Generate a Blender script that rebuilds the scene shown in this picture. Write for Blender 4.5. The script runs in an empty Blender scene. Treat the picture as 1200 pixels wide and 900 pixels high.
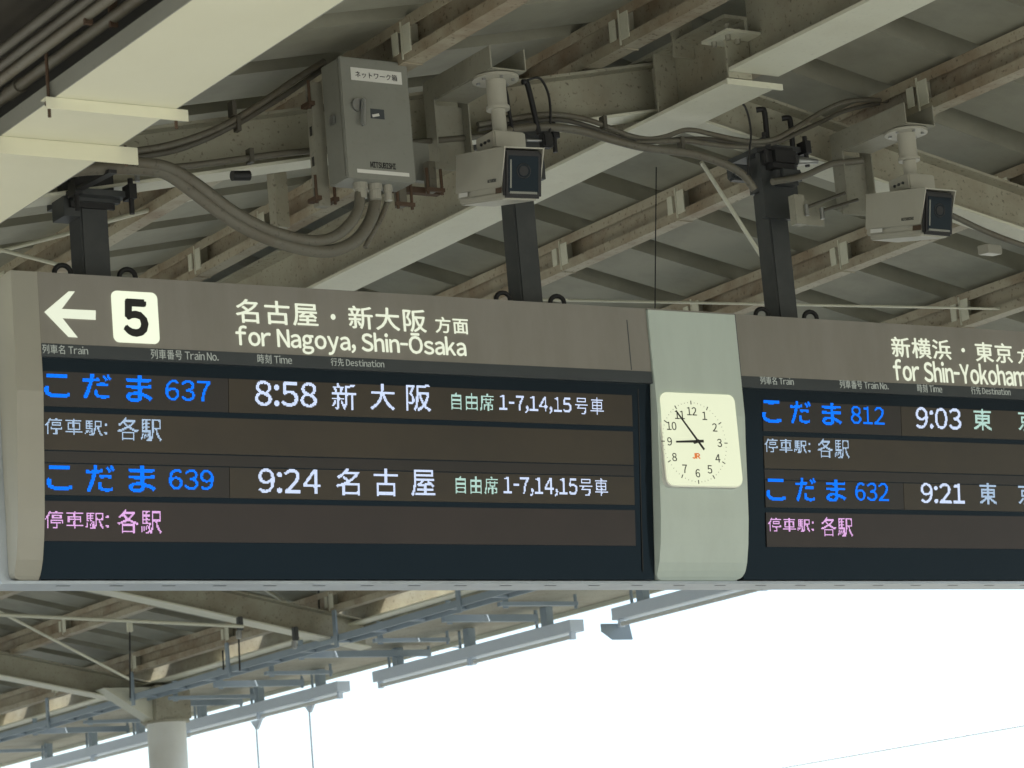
import bpy, bmesh, math, random
from mathutils import Vector, Matrix
random.seed(7)
S = bpy.context.scene
PI = math.pi
# ---------------------------------------------------------------- camera
CAM = Vector((0, 0, 1.6))
FPX = 3490.0                                   # focal length in pixels of the 1200 px wide photograph
RM = Matrix(((0.84192777, 0.03597273, 0.53838981),
             (-0.53306166, 0.21019122, 0.81955166),
             (-0.0836833, -0.97699827, 0.19614151)))   # columns: camera right, down, forward
cd = bpy.data.cameras.new("camera")
cam = bpy.data.objects.new("camera", cd)
S.collection.objects.link(cam)
S.camera = cam
cd.sensor_width = 36
cd.lens = 36 * FPX / 1200
cd.clip_end = 5000
cd.dof.use_dof = True
cd.dof.focus_distance = 11.6
cd.dof.aperture_fstop = 9
mw = RM @ Matrix(((1, 0, 0), (0, -1, 0), (0, 0, -1)))
cam.matrix_world = Matrix.Translation(CAM) @ mw.to_4x4()
# ---------------------------------------------------------------- world, sun, exposure
SUN_EL, SUN_AZ = math.radians(47), math.radians(250)    # azimuth measured anticlockwise from +X
W = bpy.data.worlds.new("World")
S.world = W
W.use_nodes = True
wn = W.node_tree
sky = wn.nodes.new("ShaderNodeTexSky")
sky.sky_type = 'NISHITA'
sky.sun_disc = False
sky.sun_elevation = SUN_EL
sky.sun_rotation = PI / 2 - SUN_AZ
sky.air_density = 1.0
sky.dust_density = 2.5
bg = wn.nodes["Background"]
bg.inputs[1].default_value = 0.15
wn.links.new(sky.outputs[0], bg.inputs[0])
sd = bpy.data.lights.new("sun", 'SUN')
sd.energy = 4.0
sd.angle = math.radians(0.5)
sd.color = (1.0, 0.95, 0.87)
sun = bpy.data.objects.new("sun", sd)
S.collection.objects.link(sun)
sdir = Vector((math.cos(SUN_EL) * math.cos(SUN_AZ), math.cos(SUN_EL) * math.sin(SUN_AZ), math.sin(SUN_EL)))
sun.rotation_euler = sdir.to_track_quat('Z', 'Y').to_euler()
S.view_settings.view_transform = 'Standard'
S.view_settings.look = 'None'
S.view_settings.gamma = 1
EXPO = 1.15
S.view_settings.exposure = EXPO
S.cycles.use_denoising = True
S.cycles.max_bounces = 8
S.cycles.diffuse_bounces = 6
GL = 0.5 ** EXPO                                # brightness of backlit things relative to white

# ---------------------------------------------------------------- helpers
COL = S.collection


def at_y(px, py, y):
    r = RM @ Vector((px - 600, py - 450, FPX))
    return CAM + r * (y / r.y)


def at_x(px, py, x):
    r = RM @ Vector((px - 600, py - 450, FPX))
    return CAM + r * (x / r.x)


def at_z(px, py, z):
    r = RM @ Vector((px - 600, py - 450, FPX))
    return CAM + r * ((z - CAM.z) / r.z)


class MB:
    """collects shapes and links them as one mesh object"""
    def __init__(s):
        s.v, s.f, s.sm = [], [], []

    def add(s, vs, fs, smooth=False):
        n = len(s.v)
        s.v += [tuple(v) for v in vs]
        s.f += [tuple(i + n for i in f) for f in fs]
        s.sm += [smooth] * len(fs)
        return s

    def box(s, x0, x1, y0, y1, z0, z1):
        return s.obox(Vector(((x0 + x1) / 2, (y0 + y1) / 2, (z0 + z1) / 2)), (1, 0, 0), (0, 1, 0), (0, 0, 1), x1 - x0, y1 - y0, z1 - z0)

    def obox(s, c, ux, uy, uz, a, b, d, bev=0.0):
        c = Vector(c)
        ux, uy, uz = Vector(ux).normalized() * a / 2, Vector(uy).normalized() * b / 2, Vector(uz).normalized() * d / 2
        if bev <= 0:
            vs = [c + ux * i + uy * j + uz * k for k in (-1, 1) for j in (-1, 1) for i in (-1, 1)]
            fs = [(0, 2, 3, 1), (4, 5, 7, 6), (0, 1, 5, 4), (2, 6, 7, 3), (0, 4, 6, 2), (1, 3, 7, 5)]
            return s.add(vs, fs)
        bm = bmesh.new()
        bmesh.ops.create_cube(bm, size=1)
        for v in bm.verts:
            v.co = Vector((v.co.x * a, v.co.y * b, v.co.z * d))
        bmesh.ops.bevel(bm, geom=bm.edges[:], offset=bev, segments=2, affect='EDGES')
        M = Matrix((ux.normalized(), uy.normalized(), uz.normalized())).transposed()
        vs = [c + M @ v.co for v in bm.verts]
        bm.verts.index_update()
        fs = [tuple(v.index for v in f.verts) for f in bm.faces]
        bm.free()
        return s.add(vs, fs)

    def prism(s, poly, d):
        """3-D polygon swept along vector d"""
        d = Vector(d)
        n = len(poly)
        vs = [Vector(p) for p in poly] + [Vector(p) + d for p in poly]
        fs = [tuple(range(n))[::-1], tuple(range(n, 2 * n))]
        fs += [(i, (i + 1) % n, n + (i + 1) % n, n + i) for i in range(n)]
        return s.add(vs, fs)

    def tube(s, pts, r, seg=10, smooth=True, cap=True):
        pts = [Vector(p) for p in pts]
        n = len(pts)
        rr = r if isinstance(r, (list, tuple)) else [r] * n
        t0 = (pts[1] - pts[0]).normalized()
        u = t0.cross(Vector((0, 0, 1)))
        if u.length < 1e-3:
            u = t0.cross(Vector((1, 0, 0)))
        u.normalize()
        vs = []
        for i, p in enumerate(pts):
            t = (pts[min(i + 1, n - 1)] - pts[max(i - 1, 0)])
            if t.length < 1e-7:
                t = t0
            t.normalize()
            u = (u - t * u.dot(t)).normalized()
            w = t.cross(u)
            for k in range(seg):
                a = 2 * PI * k / seg
                vs.append(p + (u * math.cos(a) + w * math.sin(a)) * rr[i])
        fs = []
        for i in range(n - 1):
            for k in range(seg):
                k2 = (k + 1) % seg
                fs.append((i * seg + k, i * seg + k2, (i + 1) * seg + k2, (i + 1) * seg + k))
        s.add(vs, fs, smooth)
        if cap:
            s.add(vs[:seg], [tuple(range(seg))[::-1]])
            s.add(vs[-seg:], [tuple(range(seg))])
        return s

    def ring(s, c, n, R, r, seg=16, m=8):
        c, n = Vector(c), Vector(n).normalized()
        u = n.orthogonal().normalized()
        w = n.cross(u)
        vs, fs = [], []
        for i in range(seg):
            a = 2 * PI * i / seg
            d = u * math.cos(a) + w * math.sin(a)
            for k in range(m):
                b = 2 * PI * k / m
                vs.append(c + d * (R + r * math.cos(b)) + n * (r * math.sin(b)))
        for i in range(seg):
            for k in range(m):
                fs.append((i * m + k, ((i + 1) % seg) * m + k, ((i + 1) % seg) * m + (k + 1) % m, i * m + (k + 1) % m))
        return s.add(vs, fs, True)

    def build(s, name, mat, parent=None, origin=None):
        o0 = Vector(origin) if origin is not None else Vector((0, 0, 0))
        pw = world_of(parent)
        if origin is None:
            o0 = pw.copy()
        me = bpy.data.meshes.new(name)
        me.from_pydata([tuple(Vector(v) - o0) for v in s.v], [], s.f)
        me.polygons.foreach_set("use_smooth", s.sm)
        bm = bmesh.new()
        bm.from_mesh(me)
        bmesh.ops.recalc_face_normals(bm, faces=bm.faces[:])
        bm.to_mesh(me)
        bm.free()
        me.materials.append(mat)
        me.update()
        o = bpy.data.objects.new(name, me)
        COL.objects.link(o)
        if parent:
            o.parent = parent
        o.location = o0 - pw
        WLOC[o.name] = o0
        return o


WLOC = {}


def world_of(p):
    return Vector((0, 0, 0)) if p is None else WLOC[p.name]


def thing(name, loc, label, cat, group=None):
    o = bpy.data.objects.new(name, None)
    o.empty_display_size = 0.1
    COL.objects.link(o)
    o.location = loc
    WLOC[o.name] = Vector(loc)
    tag(o, label, cat, group)
    return o


def tag(o, label=None, cat=None, group=None, kind=None):
    if label: o['label'] = label
    if cat: o['category'] = cat
    if group: o['group'] = group
    if kind: o['kind'] = kind
    return o


def twin(o, loc, parent=None):
    """copy of one object, sharing its mesh, at world position loc"""
    c = o.copy()
    COL.objects.link(c)
    if parent is not None:
        c.parent = parent
    pw = world_of(c.parent)
    c.location = Vector(loc) - pw
    WLOC[c.name] = Vector(loc)
    return c


def spline(pts, n=8):
    P = [Vector(p) for p in pts]
    P = [2 * P[0] - P[1]] + P + [2 * P[-1] - P[-2]]
    out = []
    for i in range(1, len(P) - 2):
        a, b, c, d = P[i - 1], P[i], P[i + 1], P[i + 2]
        for k in range(n):
            t = k / n
            out.append(0.5 * ((2 * b) + (c - a) * t + (2 * a - 5 * b + 4 * c - d) * t * t + (3 * b - a - 3 * c + d) * t ** 3))
    out.append(P[-2])
    return out


# ---------------------------------------------------------------- materials
def lin(c):
    return tuple(((v / 255) / 12.92 if v / 255 <= 0.04045 else ((v / 255 + 0.055) / 1.055) ** 2.4) for v in c)


def mat(name, col, rough=0.6, metal=0.0, stain=None, stain_amt=0.4, scale=3.0, bump=0.0, speck=0.0, spec=0.5, streak=1.0, coat=0.0):
    m = bpy.data.materials.new(name)
    m.use_nodes = True
    nt = m.node_tree
    N, L = nt.nodes, nt.links
    b = N["Principled BSDF"]
    b.inputs['Roughness'].default_value = rough
    b.inputs['Metallic'].default_value = metal
    b.inputs['Specular IOR Level'].default_value = spec
    b.inputs['Coat Weight'].default_value = coat
    b.inputs['Coat Roughness'].default_value = 0.05
    geo = N.new('ShaderNodeNewGeometry')
    mp = N.new('ShaderNodeMapping')
    mp.inputs['Scale'].default_value = (1, 1, streak)
    L.new(geo.outputs['Position'], mp.inputs['Vector'])
    if stain is None:
        stain = tuple(c * 0.6 for c in col)
    n1 = N.new('ShaderNodeTexNoise')
    n1.inputs['Scale'].default_value = scale
    n1.inputs['Detail'].default_value = 6
    n1.inputs['Roughness'].default_value = 0.65
    L.new(mp.outputs[0], n1.inputs['Vector'])
    r1 = N.new('ShaderNodeValToRGB')
    r1.color_ramp.elements[0].position = 0.42
    r1.color_ramp.elements[1].position = 0.72
    L.new(n1.outputs['Fac'], r1.inputs[0])
    mu = N.new('ShaderNodeMath')
    mu.operation = 'MULTIPLY'
    mu.inputs[1].default_value = stain_amt
    L.new(r1.outputs[0], mu.inputs[0])
    mx = N.new('ShaderNodeMix')
    mx.data_type = 'RGBA'
    mx.inputs[6].default_value = (*col, 1)
    mx.inputs[7].default_value = (*stain, 1)
    L.new(mu.outputs[0], mx.inputs[0])
    out = mx.outputs[2]
    if speck > 0:
        n2 = N.new('ShaderNodeTexNoise')
        n2.inputs['Scale'].default_value = 55
        n2.inputs['Detail'].default_value = 3
        L.new(geo.outputs['Position'], n2.inputs['Vector'])
        r2 = N.new('ShaderNodeValToRGB')
        r2.color_ramp.elements[0].position = 0.60
        r2.color_ramp.elements[1].position = 0.72
        L.new(n2.outputs['Fac'], r2.inputs[0])
        m2 = N.new('ShaderNodeMath')
        m2.operation = 'MULTIPLY'
        m2.inputs[1].default_value = speck
        L.new(r2.outputs[0], m2.inputs[0])
        mx2 = N.new('ShaderNodeMix')
        mx2.data_type = 'RGBA'
        L.new(m2.outputs[0], mx2.inputs[0])
        L.new(out, mx2.inputs[6])
        mx2.inputs[7].default_value = (stain[0] * 0.4, stain[1] * 0.4, stain[2] * 0.4, 1)
        out = mx2.outputs[2]
    L.new(out, b.inputs['Base Color'])
    if bump > 0:
        bp = N.new('ShaderNodeBump')
        bp.inputs['Strength'].default_value = bump
        bp.inputs['Distance'].default_value = 0.01
        n3 = N.new('ShaderNodeTexNoise')
        n3.inputs['Scale'].default_value = 30
        L.new(geo.outputs['Position'], n3.inputs['Vector'])
        L.new(n3.outputs['Fac'], bp.inputs['Height'])
        L.new(bp.outputs[0], b.inputs['Normal'])
    return m


def glow(name, srgb, k=1.0, base=0.3, rough=0.4):
    """backlit or self-luminous surface; srgb is how it looks in the photograph"""
    m = bpy.data.materials.new(name)
    m.use_nodes = True
    b = m.node_tree.nodes["Principled BSDF"]
    c = lin(srgb)
    b.inputs['Base Color'].default_value = (c[0] * base, c[1] * base, c[2] * base, 1)
    b.inputs['Emission Color'].default_value = (*c, 1)
    b.inputs['Emission Strength'].default_value = k * GL
    b.inputs['Roughness'].default_value = rough
    b.inputs['Specular IOR Level'].default_value = 0.5 if base > 0.1 else 0.0
    return m


CREAM = (0.50, 0.46, 0.35)
BROWNST = (0.20, 0.13, 0.07)
M = {}
M['beam'] = mat('beam_paint_shaded', (0.37, 0.36, 0.275), 0.62, stain=(0.19, 0.15, 0.095), stain_amt=0.65, scale=2.6, speck=0.7, bump=0.1)  # darker copy of the cream: shade on the webs put into the colour
M['flange'] = mat('beam_paint_lit', (0.66, 0.66, 0.53), 0.5, stain=(0.52, 0.50, 0.38), stain_amt=0.4, scale=3, speck=0.15)  # lighter copy of the same cream: light from below put into the colour
M['purlin'] = mat('purlin_paint', (0.42, 0.385, 0.285), 0.6, stain=BROWNST, stain_amt=0.9, scale=2.6, speck=0.7, bump=0.1)
M['tray'] = mat('cream_tray_paint', (0.74, 0.73, 0.56), 0.5, stain=(0.66, 0.64, 0.47), stain_amt=0.5, scale=1.2)
M['deck'] = mat('roof_sheet', (0.325, 0.32, 0.25), 0.6, stain=(0.21, 0.205, 0.16), stain_amt=0.6, scale=3.5, spec=0.3)
M['pole'] = mat('charcoal_paint', (0.045, 0.05, 0.05), 0.5, stain=(0.09, 0.09, 0.085), stain_amt=0.4, scale=9)
M['black'] = mat('black_rubber', (0.018, 0.018, 0.018), 0.55)
M['conduit'] = mat('conduit_grey', (0.135, 0.128, 0.098), 0.55, stain=(0.11, 0.09, 0.06), stain_amt=0.8, scale=7, speck=0.5)
M['conduit_dark'] = mat('conduit_dark', (0.09, 0.085, 0.065), 0.55, stain=(0.06, 0.05, 0.035), stain_amt=0.8, scale=7)
M['box'] = mat('box_grey', (0.245, 0.25, 0.215), 0.5, stain=(0.19, 0.19, 0.155), stain_amt=0.5, scale=3, speck=0.12)
M['bracket'] = mat('bracket_paint', (0.30, 0.295, 0.235), 0.55, stain=(0.2, 0.18, 0.13), stain_amt=0.5, scale=5, speck=0.3)
M['cctv'] = mat('camera_shell', (0.43, 0.42, 0.35), 0.42, stain=(0.36, 0.33, 0.26), stain_amt=0.4, scale=6)
M['rust'] = mat('rust', (0.085, 0.055, 0.034), 0.85, stain=(0.08, 0.04, 0.02), stain_amt=0.8, scale=20)
M['steel'] = mat('galvanised', (0.42, 0.43, 0.42), 0.35, 0.8, stain=(0.2, 0.2, 0.19), stain_amt=0.5, scale=8)
M['header'] = mat('header_panel', (0.27, 0.255, 0.222), 0.5, stain=(0.20, 0.19, 0.155), stain_amt=0.6, scale=5, streak=0.25)
M['strip'] = mat('label_strip', (0.055, 0.065, 0.07), 0.45)
M['cover'] = mat('cover_lit_tone', (0.34, 0.33, 0.275), 0.3, stain=(0.31, 0.30, 0.25), stain_amt=0.3, scale=4)  # header finish lightened for light from below; also on glands and packing block
M['frame'] = mat('silver_frame', (0.45, 0.50, 0.54), 0.35, 0.35, stain=(0.3, 0.33, 0.36), stain_amt=0.5, scale=6)
M['screen'] = mat('screen_black', (0.009, 0.012, 0.015), 0.10, spec=0.25)
M['screen'].node_tree.nodes['Principled BSDF'].inputs['Specular Tint'].default_value = (0.35, 0.6, 0.85, 1)
M['row'] = mat('led_row_brown', (0.045, 0.034, 0.02), 0.3, stain=(0.024, 0.019, 0.014), stain_amt=0.6, scale=2.5, spec=0.4)
M['row_dark'] = mat('led_row_dark', (0.022, 0.018, 0.016), 0.3, stain=(0.014, 0.012, 0.011), stain_amt=0.6, scale=2.5, spec=0.4)
M['row_red'] = mat('led_row_red', (0.030, 0.020, 0.018), 0.3, stain=(0.018, 0.013, 0.012), stain_amt=0.6, scale=2.5, spec=0.4)
M['pillar'] = mat('clock_pillar', (0.56, 0.64, 0.575), 0.35, stain=(0.48, 0.55, 0.49), stain_amt=0.6, scale=6, streak=0.3)
M['glass'] = mat('lens_glass', (0.008, 0.010, 0.014), 0.06, spec=0.22)
M['glass'].node_tree.nodes['Principled BSDF'].inputs['Specular Tint'].default_value = (0.6, 0.8, 0.9, 1)
M['column'] = mat('column_paint', (0.74, 0.76, 0.72), 0.5, stain=(0.6, 0.6, 0.55), stain_amt=0.5, scale=2.5)
M['white'] = mat('white_paint', (0.72, 0.72, 0.66), 0.5, stain_amt=0.15)
M['ink'] = mat('black_ink', (0.02, 0.02, 0.018), 0.6)
M['fixture'] = mat('fixture_grey', (0.66, 0.74, 0.83), 0.45, stain=(0.58, 0.66, 0.74), stain_amt=0.3)
M['bluegrey'] = mat('blue_grey_paint', (0.29, 0.36, 0.42), 0.5, stain=(0.22, 0.28, 0.32), stain_amt=0.4)
M['dark'] = mat('dark_shade_board', (0.045, 0.038, 0.026), 0.7, stain=(0.02, 0.018, 0.014), stain_amt=0.7)
M['concrete'] = mat('concrete', (0.42, 0.425, 0.38), 0.85, stain=(0.32, 0.32, 0.28), stain_amt=0.6, scale=0.7)
M['ballast'] = mat('ballast', (0.36, 0.35, 0.30), 0.9, stain=(0.2, 0.19, 0.15), stain_amt=0.7, scale=6)
M['ground'] = mat('ground', (0.31, 0.32, 0.27), 0.9, stain=(0.2, 0.22, 0.15), stain_amt=0.5, scale=0.05)
G = {}
G['letter'] = glow('backlit_letters', (220, 226, 204), 1.0)
G['plate'] = glow('backlit_plate', (233, 240, 214), 1.0)
G['clock'] = glow('lit_dial', (234, 240, 208), 0.85)
G['small'] = glow('small_letters', (150, 156, 146), 0.8)
G['blue'] = glow('blue_led', (14, 118, 255), 1.45, 0.05)
G['white'] = glow('white_led', (206, 220, 248), 1.35, 0.05)
G['green'] = glow('pale_green_led', (190, 226, 214), 1.15, 0.05)
G['pale'] = glow('pale_blue_led', (178, 202, 228), 1.15, 0.05)
G['pink'] = glow('pink_led', (232, 180, 236), 1.25, 0.05)

# ================================================================= LARGE STRUCTURE
XC, ZR, SL = 6.97, 5.197, 0.205        # ridge position, top of rafters at the ridge, roof slope


def zt(x):
    return ZR - SL * abs(x - XC)


EAVE_L, EAVE_R = 1.7, 11.02
PURH = 0.168

# setting -------------------------------------------------------------
gm = MB().box(-400, 600, -400, 900, -1.3, -1.25)
tag(gm.build('ground', M['ground']), kind='structure')
tag(MB().box(-2.2, 2.0, -60, 160, -1.246, -1.05).build('track_bed', M['ballast']), kind='structure')
tag(MB().box(12.3, 17.5, -60, 160, -1.246, -1.05).build('far_track_bed', M['ballast']), kind='structure')
tag(MB().box(2.2, 12.1, -60, 160, -1.2, 0.0).build('platform', M['concrete']), kind='structure')
tag(MB().box(-14, -2.4, -60, 160, -1.2, 0.0).build('near_platform', M['concrete']), kind='structure')

# roof sheets ----------------------------------------------------------
PITCH = 0.562


def deck_panel(y0, xa, xb):
    """one pan and one raised rib of the folded roof sheet, from ridge side xa down to xb"""
    prof = [(0, 0), (PITCH - 0.175, 0), (PITCH - 0.172, 0.15), (PITCH - 0.005, 0.15), (PITCH - 0.002, 0)]
    m = MB()
    za, zb = zt(xa) + PURH + 0.008, zt(xb) + PURH + 0.008
    vs, fs = [], []
    n = len(prof)
    for t in (0, 0.0025):
        for (x, z) in ((xa, za), (xb, zb)):
            for (dy, dz) in prof:
                vs.append((x, y0 + dy, z + dz + t))
    for i in range(n - 1):
        fs.append((i, i + 1, n + i + 1, n + i))
        fs.append((2 * n + i, 3 * n + i, 3 * n + i + 1, 2 * n + i + 1))
    fs.append((0, n, 3 * n, 2 * n))
    fs.append((n - 1, 3 * n - 1 - 0, 4 * n - 1, 2 * n - 1)[0:1] + (2 * n - 1, 4 * n - 1, 3 * n - 1))
    fs.append(tuple(range(0, n)) + tuple(range(3 * n - 1, 2 * n - 1, -1)))
    fs.append(tuple(range(n, 2 * n)) + tuple(range(4 * n - 1, 3 * n - 1, -1)))
    return m.add(vs, fs)


Y0 = 8.40 - 0.19 - 0.0 - 12 * PITCH
NP = 52
rs_r = thing('roof', (XC, 9, zt(XC) + PURH), 'right-hand slope of grey folded steel roof sheets falling towards the bright sky', 'roof', 'platform roof slopes')
rs_l = thing('roof', (XC, 9, zt(XC) + PURH), 'left-hand slope of grey folded steel roof sheets above the switch box and pole 1 side'.replace('pole 1 side', 'cream tray'), 'roof', 'platform roof slopes')
p0 = deck_panel(0, XC, EAVE_R).build('roof_panel', M['deck'], rs_r, origin=(XC, 0, zt(XC)))
p1 = deck_panel(0, XC, EAVE_L).build('roof_panel', M['deck'], rs_l, origin=(XC, 0, zt(XC)))
for k in range(NP):
    yr = Y0 + k * PITCH
    yl = yr + 0.05
    if k == 0:
        for o, p, y in ((p0, rs_r, yr), (p1, rs_l, yl)):
            o.location = Vector((XC, y, zt(XC))) - world_of(p)
    else:
        twin(p0, (XC, yr, zt(XC)), rs_r)
        twin(p1, (XC, yl, zt(XC)), rs_l)
YN, YF = Y0, Y0 + NP * PITCH
YN = -1.5
for p, xb in ((rs_r, EAVE_R), (rs_l, EAVE_L)):
    za, zb = zt(XC) + PURH + 0.008, zt(xb) + PURH + 0.008
    MB().prism([(XC, YN, za), (xb, YN, zb), (xb, YN, zb + 0.01), (XC, YN, za + 0.01)], (0, Y0 - YN, 0)).build('roof_panel', M['deck'], p)

# eave soffit and gutter on the right ------------------------------------
zg = 4.262
gu = thing('eave_gutter', (11.9, 15, zg), 'wide pale grey gutter soffit along the right roof edge above the lamps', 'gutter')
MB().box(11.36, 12.36, YN, YF, zg, zg + 0.012).build('soffit', M['beam'], gu)
MB().prism([(12.363, YN, zg - 0.03), (12.39, YN, zg - 0.03), (12.39, YN, zg + 0.16), (12.363, YN, zg + 0.16)], (0, YF - YN, 0)).build('gutter_lip', M['flange'], gu)
MB().box(11.345, 11.357, YN, YF, zg, zg + 0.13).build('inner_lip', M['beam'], gu)
# closing plates between the roof sheets and the gutter leave a few open gaps
cp = thing('closing_plate_row', (11.2, 15, 4.45), 'row of pale closing plates with daylight gaps between roof sheets and gutter', 'flashing')
for (a, b) in ((YN, 16.2), (16.6, 17.35), (18.95, 19.6), (20.15, 20.9), (21.55, 22.6), (22.9, 24.6), (25.1, 25.6), (26.1, YF)):
    MB().prism([(11.0, a, 4.55), (11.36, a, 4.40), (11.36, a, 4.406), (11.0, a, 4.556)], (0, b - a, 0)).build('plate', M['purlin'], cp)


# I beams ----------------------------------------------------------------
def ibeam(name, a, b, h, w, label, cat, group=None, tf=0.012, tw=0.01, extra=None, mw_=None, mf=None):
    """straight I beam whose TOP centre line runs a -> b; height h measured vertically, flange width w"""
    a, b = Vector(a), Vector(b)
    t = (b - a).normalized()
    side = Vector((t.y, -t.x, 0)).normalized()
    up = Vector((0, 0, 1))
    th = thing(name, (a + b) / 2, label, cat, group)

    def strip(z0, z1, ww):
        m = MB()
        poly = [a + side * (-ww / 2) + up * z0, a + side * (ww / 2) + up * z0, a + side * (ww / 2) + up * z1, a + side * (-ww / 2) + up * z1]
        m.prism(poly, b - a)
        return m
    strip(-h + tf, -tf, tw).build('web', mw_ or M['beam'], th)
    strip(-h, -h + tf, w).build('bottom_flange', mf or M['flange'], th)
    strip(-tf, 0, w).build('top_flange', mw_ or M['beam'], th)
    return th


YA = 9.367
RH = 0.207
rafterY = [-0.6, 4.4, YA, 14.33, 19.3, 22.95, 26.6]
lab_l = {-0.6: None, 4.4: None, YA: 'cream rafter beam behind the grey switch box, carrying the conduits', 14.33: None, 19.3: None, 22.95: None, 26.6: None}
lab_r = {YA: 'cream rafter beam falling to the right behind the right camera',
         19.3: 'cream rafter beam just under the left board, second nearest below it'.replace(', second nearest below it', ', crossed by thin tie rods'),
         22.95: 'cream rafter beam at far left below the board, running to the round column'}
for y in rafterY:
    wd = 0.15 if y == YA else 0.17
    ibeam('rafter_beam', (EAVE_L + 0.2, y, zt(EAVE_L + 0.2)), (XC - 0.012, y, zt(XC - 0.012)), RH, wd,
          lab_l[y] or 'cream rafter beam of the left roof slope away from the boards', 'beam', 'rafter beams of the left slope')
    xe = 11.17
    ibeam('rafter_beam', (XC + 0.012, y, zt(XC + 0.012)), (xe, y, zt(xe)), RH, wd,
          lab_r.get(y, 'cream rafter beam of the right roof slope away from the boards'), 'beam', 'rafter beams of the right slope')

# ridge girder: far part and slightly shallower near part
GZ = 4.925
g1 = thing('ridge_girder', (XC, 12, GZ), 'deep cream girder with bright bottom flange, from behind the switch box to the splice', 'girder')
gy = 8.74
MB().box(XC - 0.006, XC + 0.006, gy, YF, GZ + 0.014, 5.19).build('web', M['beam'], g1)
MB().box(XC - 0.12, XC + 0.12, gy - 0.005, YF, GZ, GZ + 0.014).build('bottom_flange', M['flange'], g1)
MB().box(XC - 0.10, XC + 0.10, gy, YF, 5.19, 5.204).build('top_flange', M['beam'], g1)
g2 = thing('ridge_girder', (XC, 6, GZ + 0.03), 'near length of the cream girder, top right beyond the splice bracket', 'girder')
gz2 = 4.965
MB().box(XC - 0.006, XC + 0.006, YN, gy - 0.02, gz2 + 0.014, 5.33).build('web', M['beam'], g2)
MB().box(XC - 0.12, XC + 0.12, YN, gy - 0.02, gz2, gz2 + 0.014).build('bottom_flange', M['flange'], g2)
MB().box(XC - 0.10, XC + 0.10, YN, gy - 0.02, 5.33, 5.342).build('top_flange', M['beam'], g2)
sp = thing('splice_bracket', (XC, gy, GZ + 0.1), 'cream bracket of bolted plates where the two girder lengths meet', 'bracket')
MB().box(XC - 0.12, XC - 0.008, gy - 0.017, gy - 0.007, GZ + 0.016, GZ + 0.17).build('end_plate', M['beam'], sp)
MB().box(XC - 0.17, XC - 0.009, gy - 0.10, gy + 0.07, GZ + 0.171, GZ + 0.183).build('cap_plate', M['flange'], sp)
MB().box(XC - 0.13, XC + 0.14, gy - 0.017, gy - 0.007, GZ - 0.012, GZ + 0.012).build('seat_plate', M['flange'], sp)
for dx, dy in ((-0.14, -0.06), (-0.14, 0.03), (-0.07, -0.03)):
    MB().tube([(XC + dx, gy + dy, GZ + 0.15), (XC + dx, gy + dy, GZ + 0.215)], 0.011, 6, False).build('bolt', M['bracket'], sp)
MB().box(XC - 0.11, XC - 0.009, gy + 0.33, gy + 0.342, GZ + 0.21, GZ + 0.40).build('stiffener', M['beam'], sp)
MB().box(XC - 0.11, XC - 0.007, YA - 0.16, YA - 0.15, GZ + 0.015, GZ + 0.265).build('stiffener', M['beam'], sp)


# purlins ----------------------------------------------------------------
def purlin(x, label, group, cleats=(), lean=0):
    zb = zt(x) + 0.001
    z1 = zb + PURH - 0.003
    t = 0.004
    W_, lip = 0.075, 0.045
    th = thing('purlin', (x, 12, zb), label, 'purlin', group)
    xl = x - W_
    poly = [(x, YN, zb), (xl, YN, zb), (xl, YN, zb + lip), (xl + t, YN, zb + lip), (xl + t, YN, zb + t), (x - t, YN, zb + t),
            (x - t, YN, z1 - t), (xl + t, YN, z1 - t), (xl + t, YN, z1 - lip), (xl, YN, z1 - lip), (xl, YN, z1), (x, YN, z1)]
    m = MB()
    n = len(poly)
    vs = [Vector(p) for p in poly] + [Vector(p) + Vector((0, YF - YN, 0)) for p in poly]
    fs = [(i, (i + 1) % n, n + (i + 1) % n, n + i) for i in range(n)]
    m.add(vs, fs)
    # the ends, as three convex pieces each
    for k in (0, n):
        m.add([vs[i + k] for i in range(n)], [(0, 1, 4, 5), (1, 2, 3, 4), (0, 5, 6, 11), (6, 7, 10, 11), (7, 8, 9, 10)])
    m.build('channel', M['purlin'], th)
    c0 = None
    for y in cleats:
        c = MB()
        c.box(xl - 0.004, xl + 0.002, y - 0.07, y - 0.015, zb + lip * 0.6, z1 - lip * 0.7)
        c.box(xl - 0.005, x - 0.006, y - 0.012, y - 0.005, zb + 0.01, z1 - 0.012)
        c.box(xl - 0.004, xl + 0.002, y + 0.02, y + 0.06, zb + lip * 0.9, z1 - lip * 0.9)
        c.build('cleat', M['flange'], th)
    # a strap hooked round the bottom flange
    for y in cleats:
        MB().box(xl - 0.007, x + 0.004, y - 0.012, y - 0.004, zb - 0.004, zb - 0.0005).build('strap', M['purlin'], th)
    return th


GL_, GR_ = 'purlins of the left slope', 'purlins of the right slope'
purlin(8.09, 'purlin of the right slope nearest the ridge girder, passing above the middle pole'.replace('above', 'behind'), GR_, (8.97, 10.70, 11.68, 13.4, 7.2))
purlin(9.02, 'purlin running behind the right camera housing', GR_, (9.55, 10.69, 11.9, 13.2))
purlin(9.92, 'short visible purlin just above the right end of the right board', GR_, (9.9, 10.89, 12.1, 20.2, 21.8))
purlin(10.90, 'purlin next to the roof edge beam, seen below the left board', GR_, (19.2, 20.9, 22.6, 24.2))
purlin(7.34, 'purlin hidden close to the right of the ridge girder', GR_)
purlin(6.66, 'purlin of the left slope running just left of the ridge girder', GL_, (7.9, 9.05, 9.9, 10.9, 12.1, 12.78, 13.9))
purlin(5.54, 'purlin crossing above the grey switch box', GL_, (8.86, 10.2, 11.69, 12.6))
purlin(4.60, 'purlin above the leftmost pole', GL_, (8.2, 11.4, 12.9))
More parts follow.
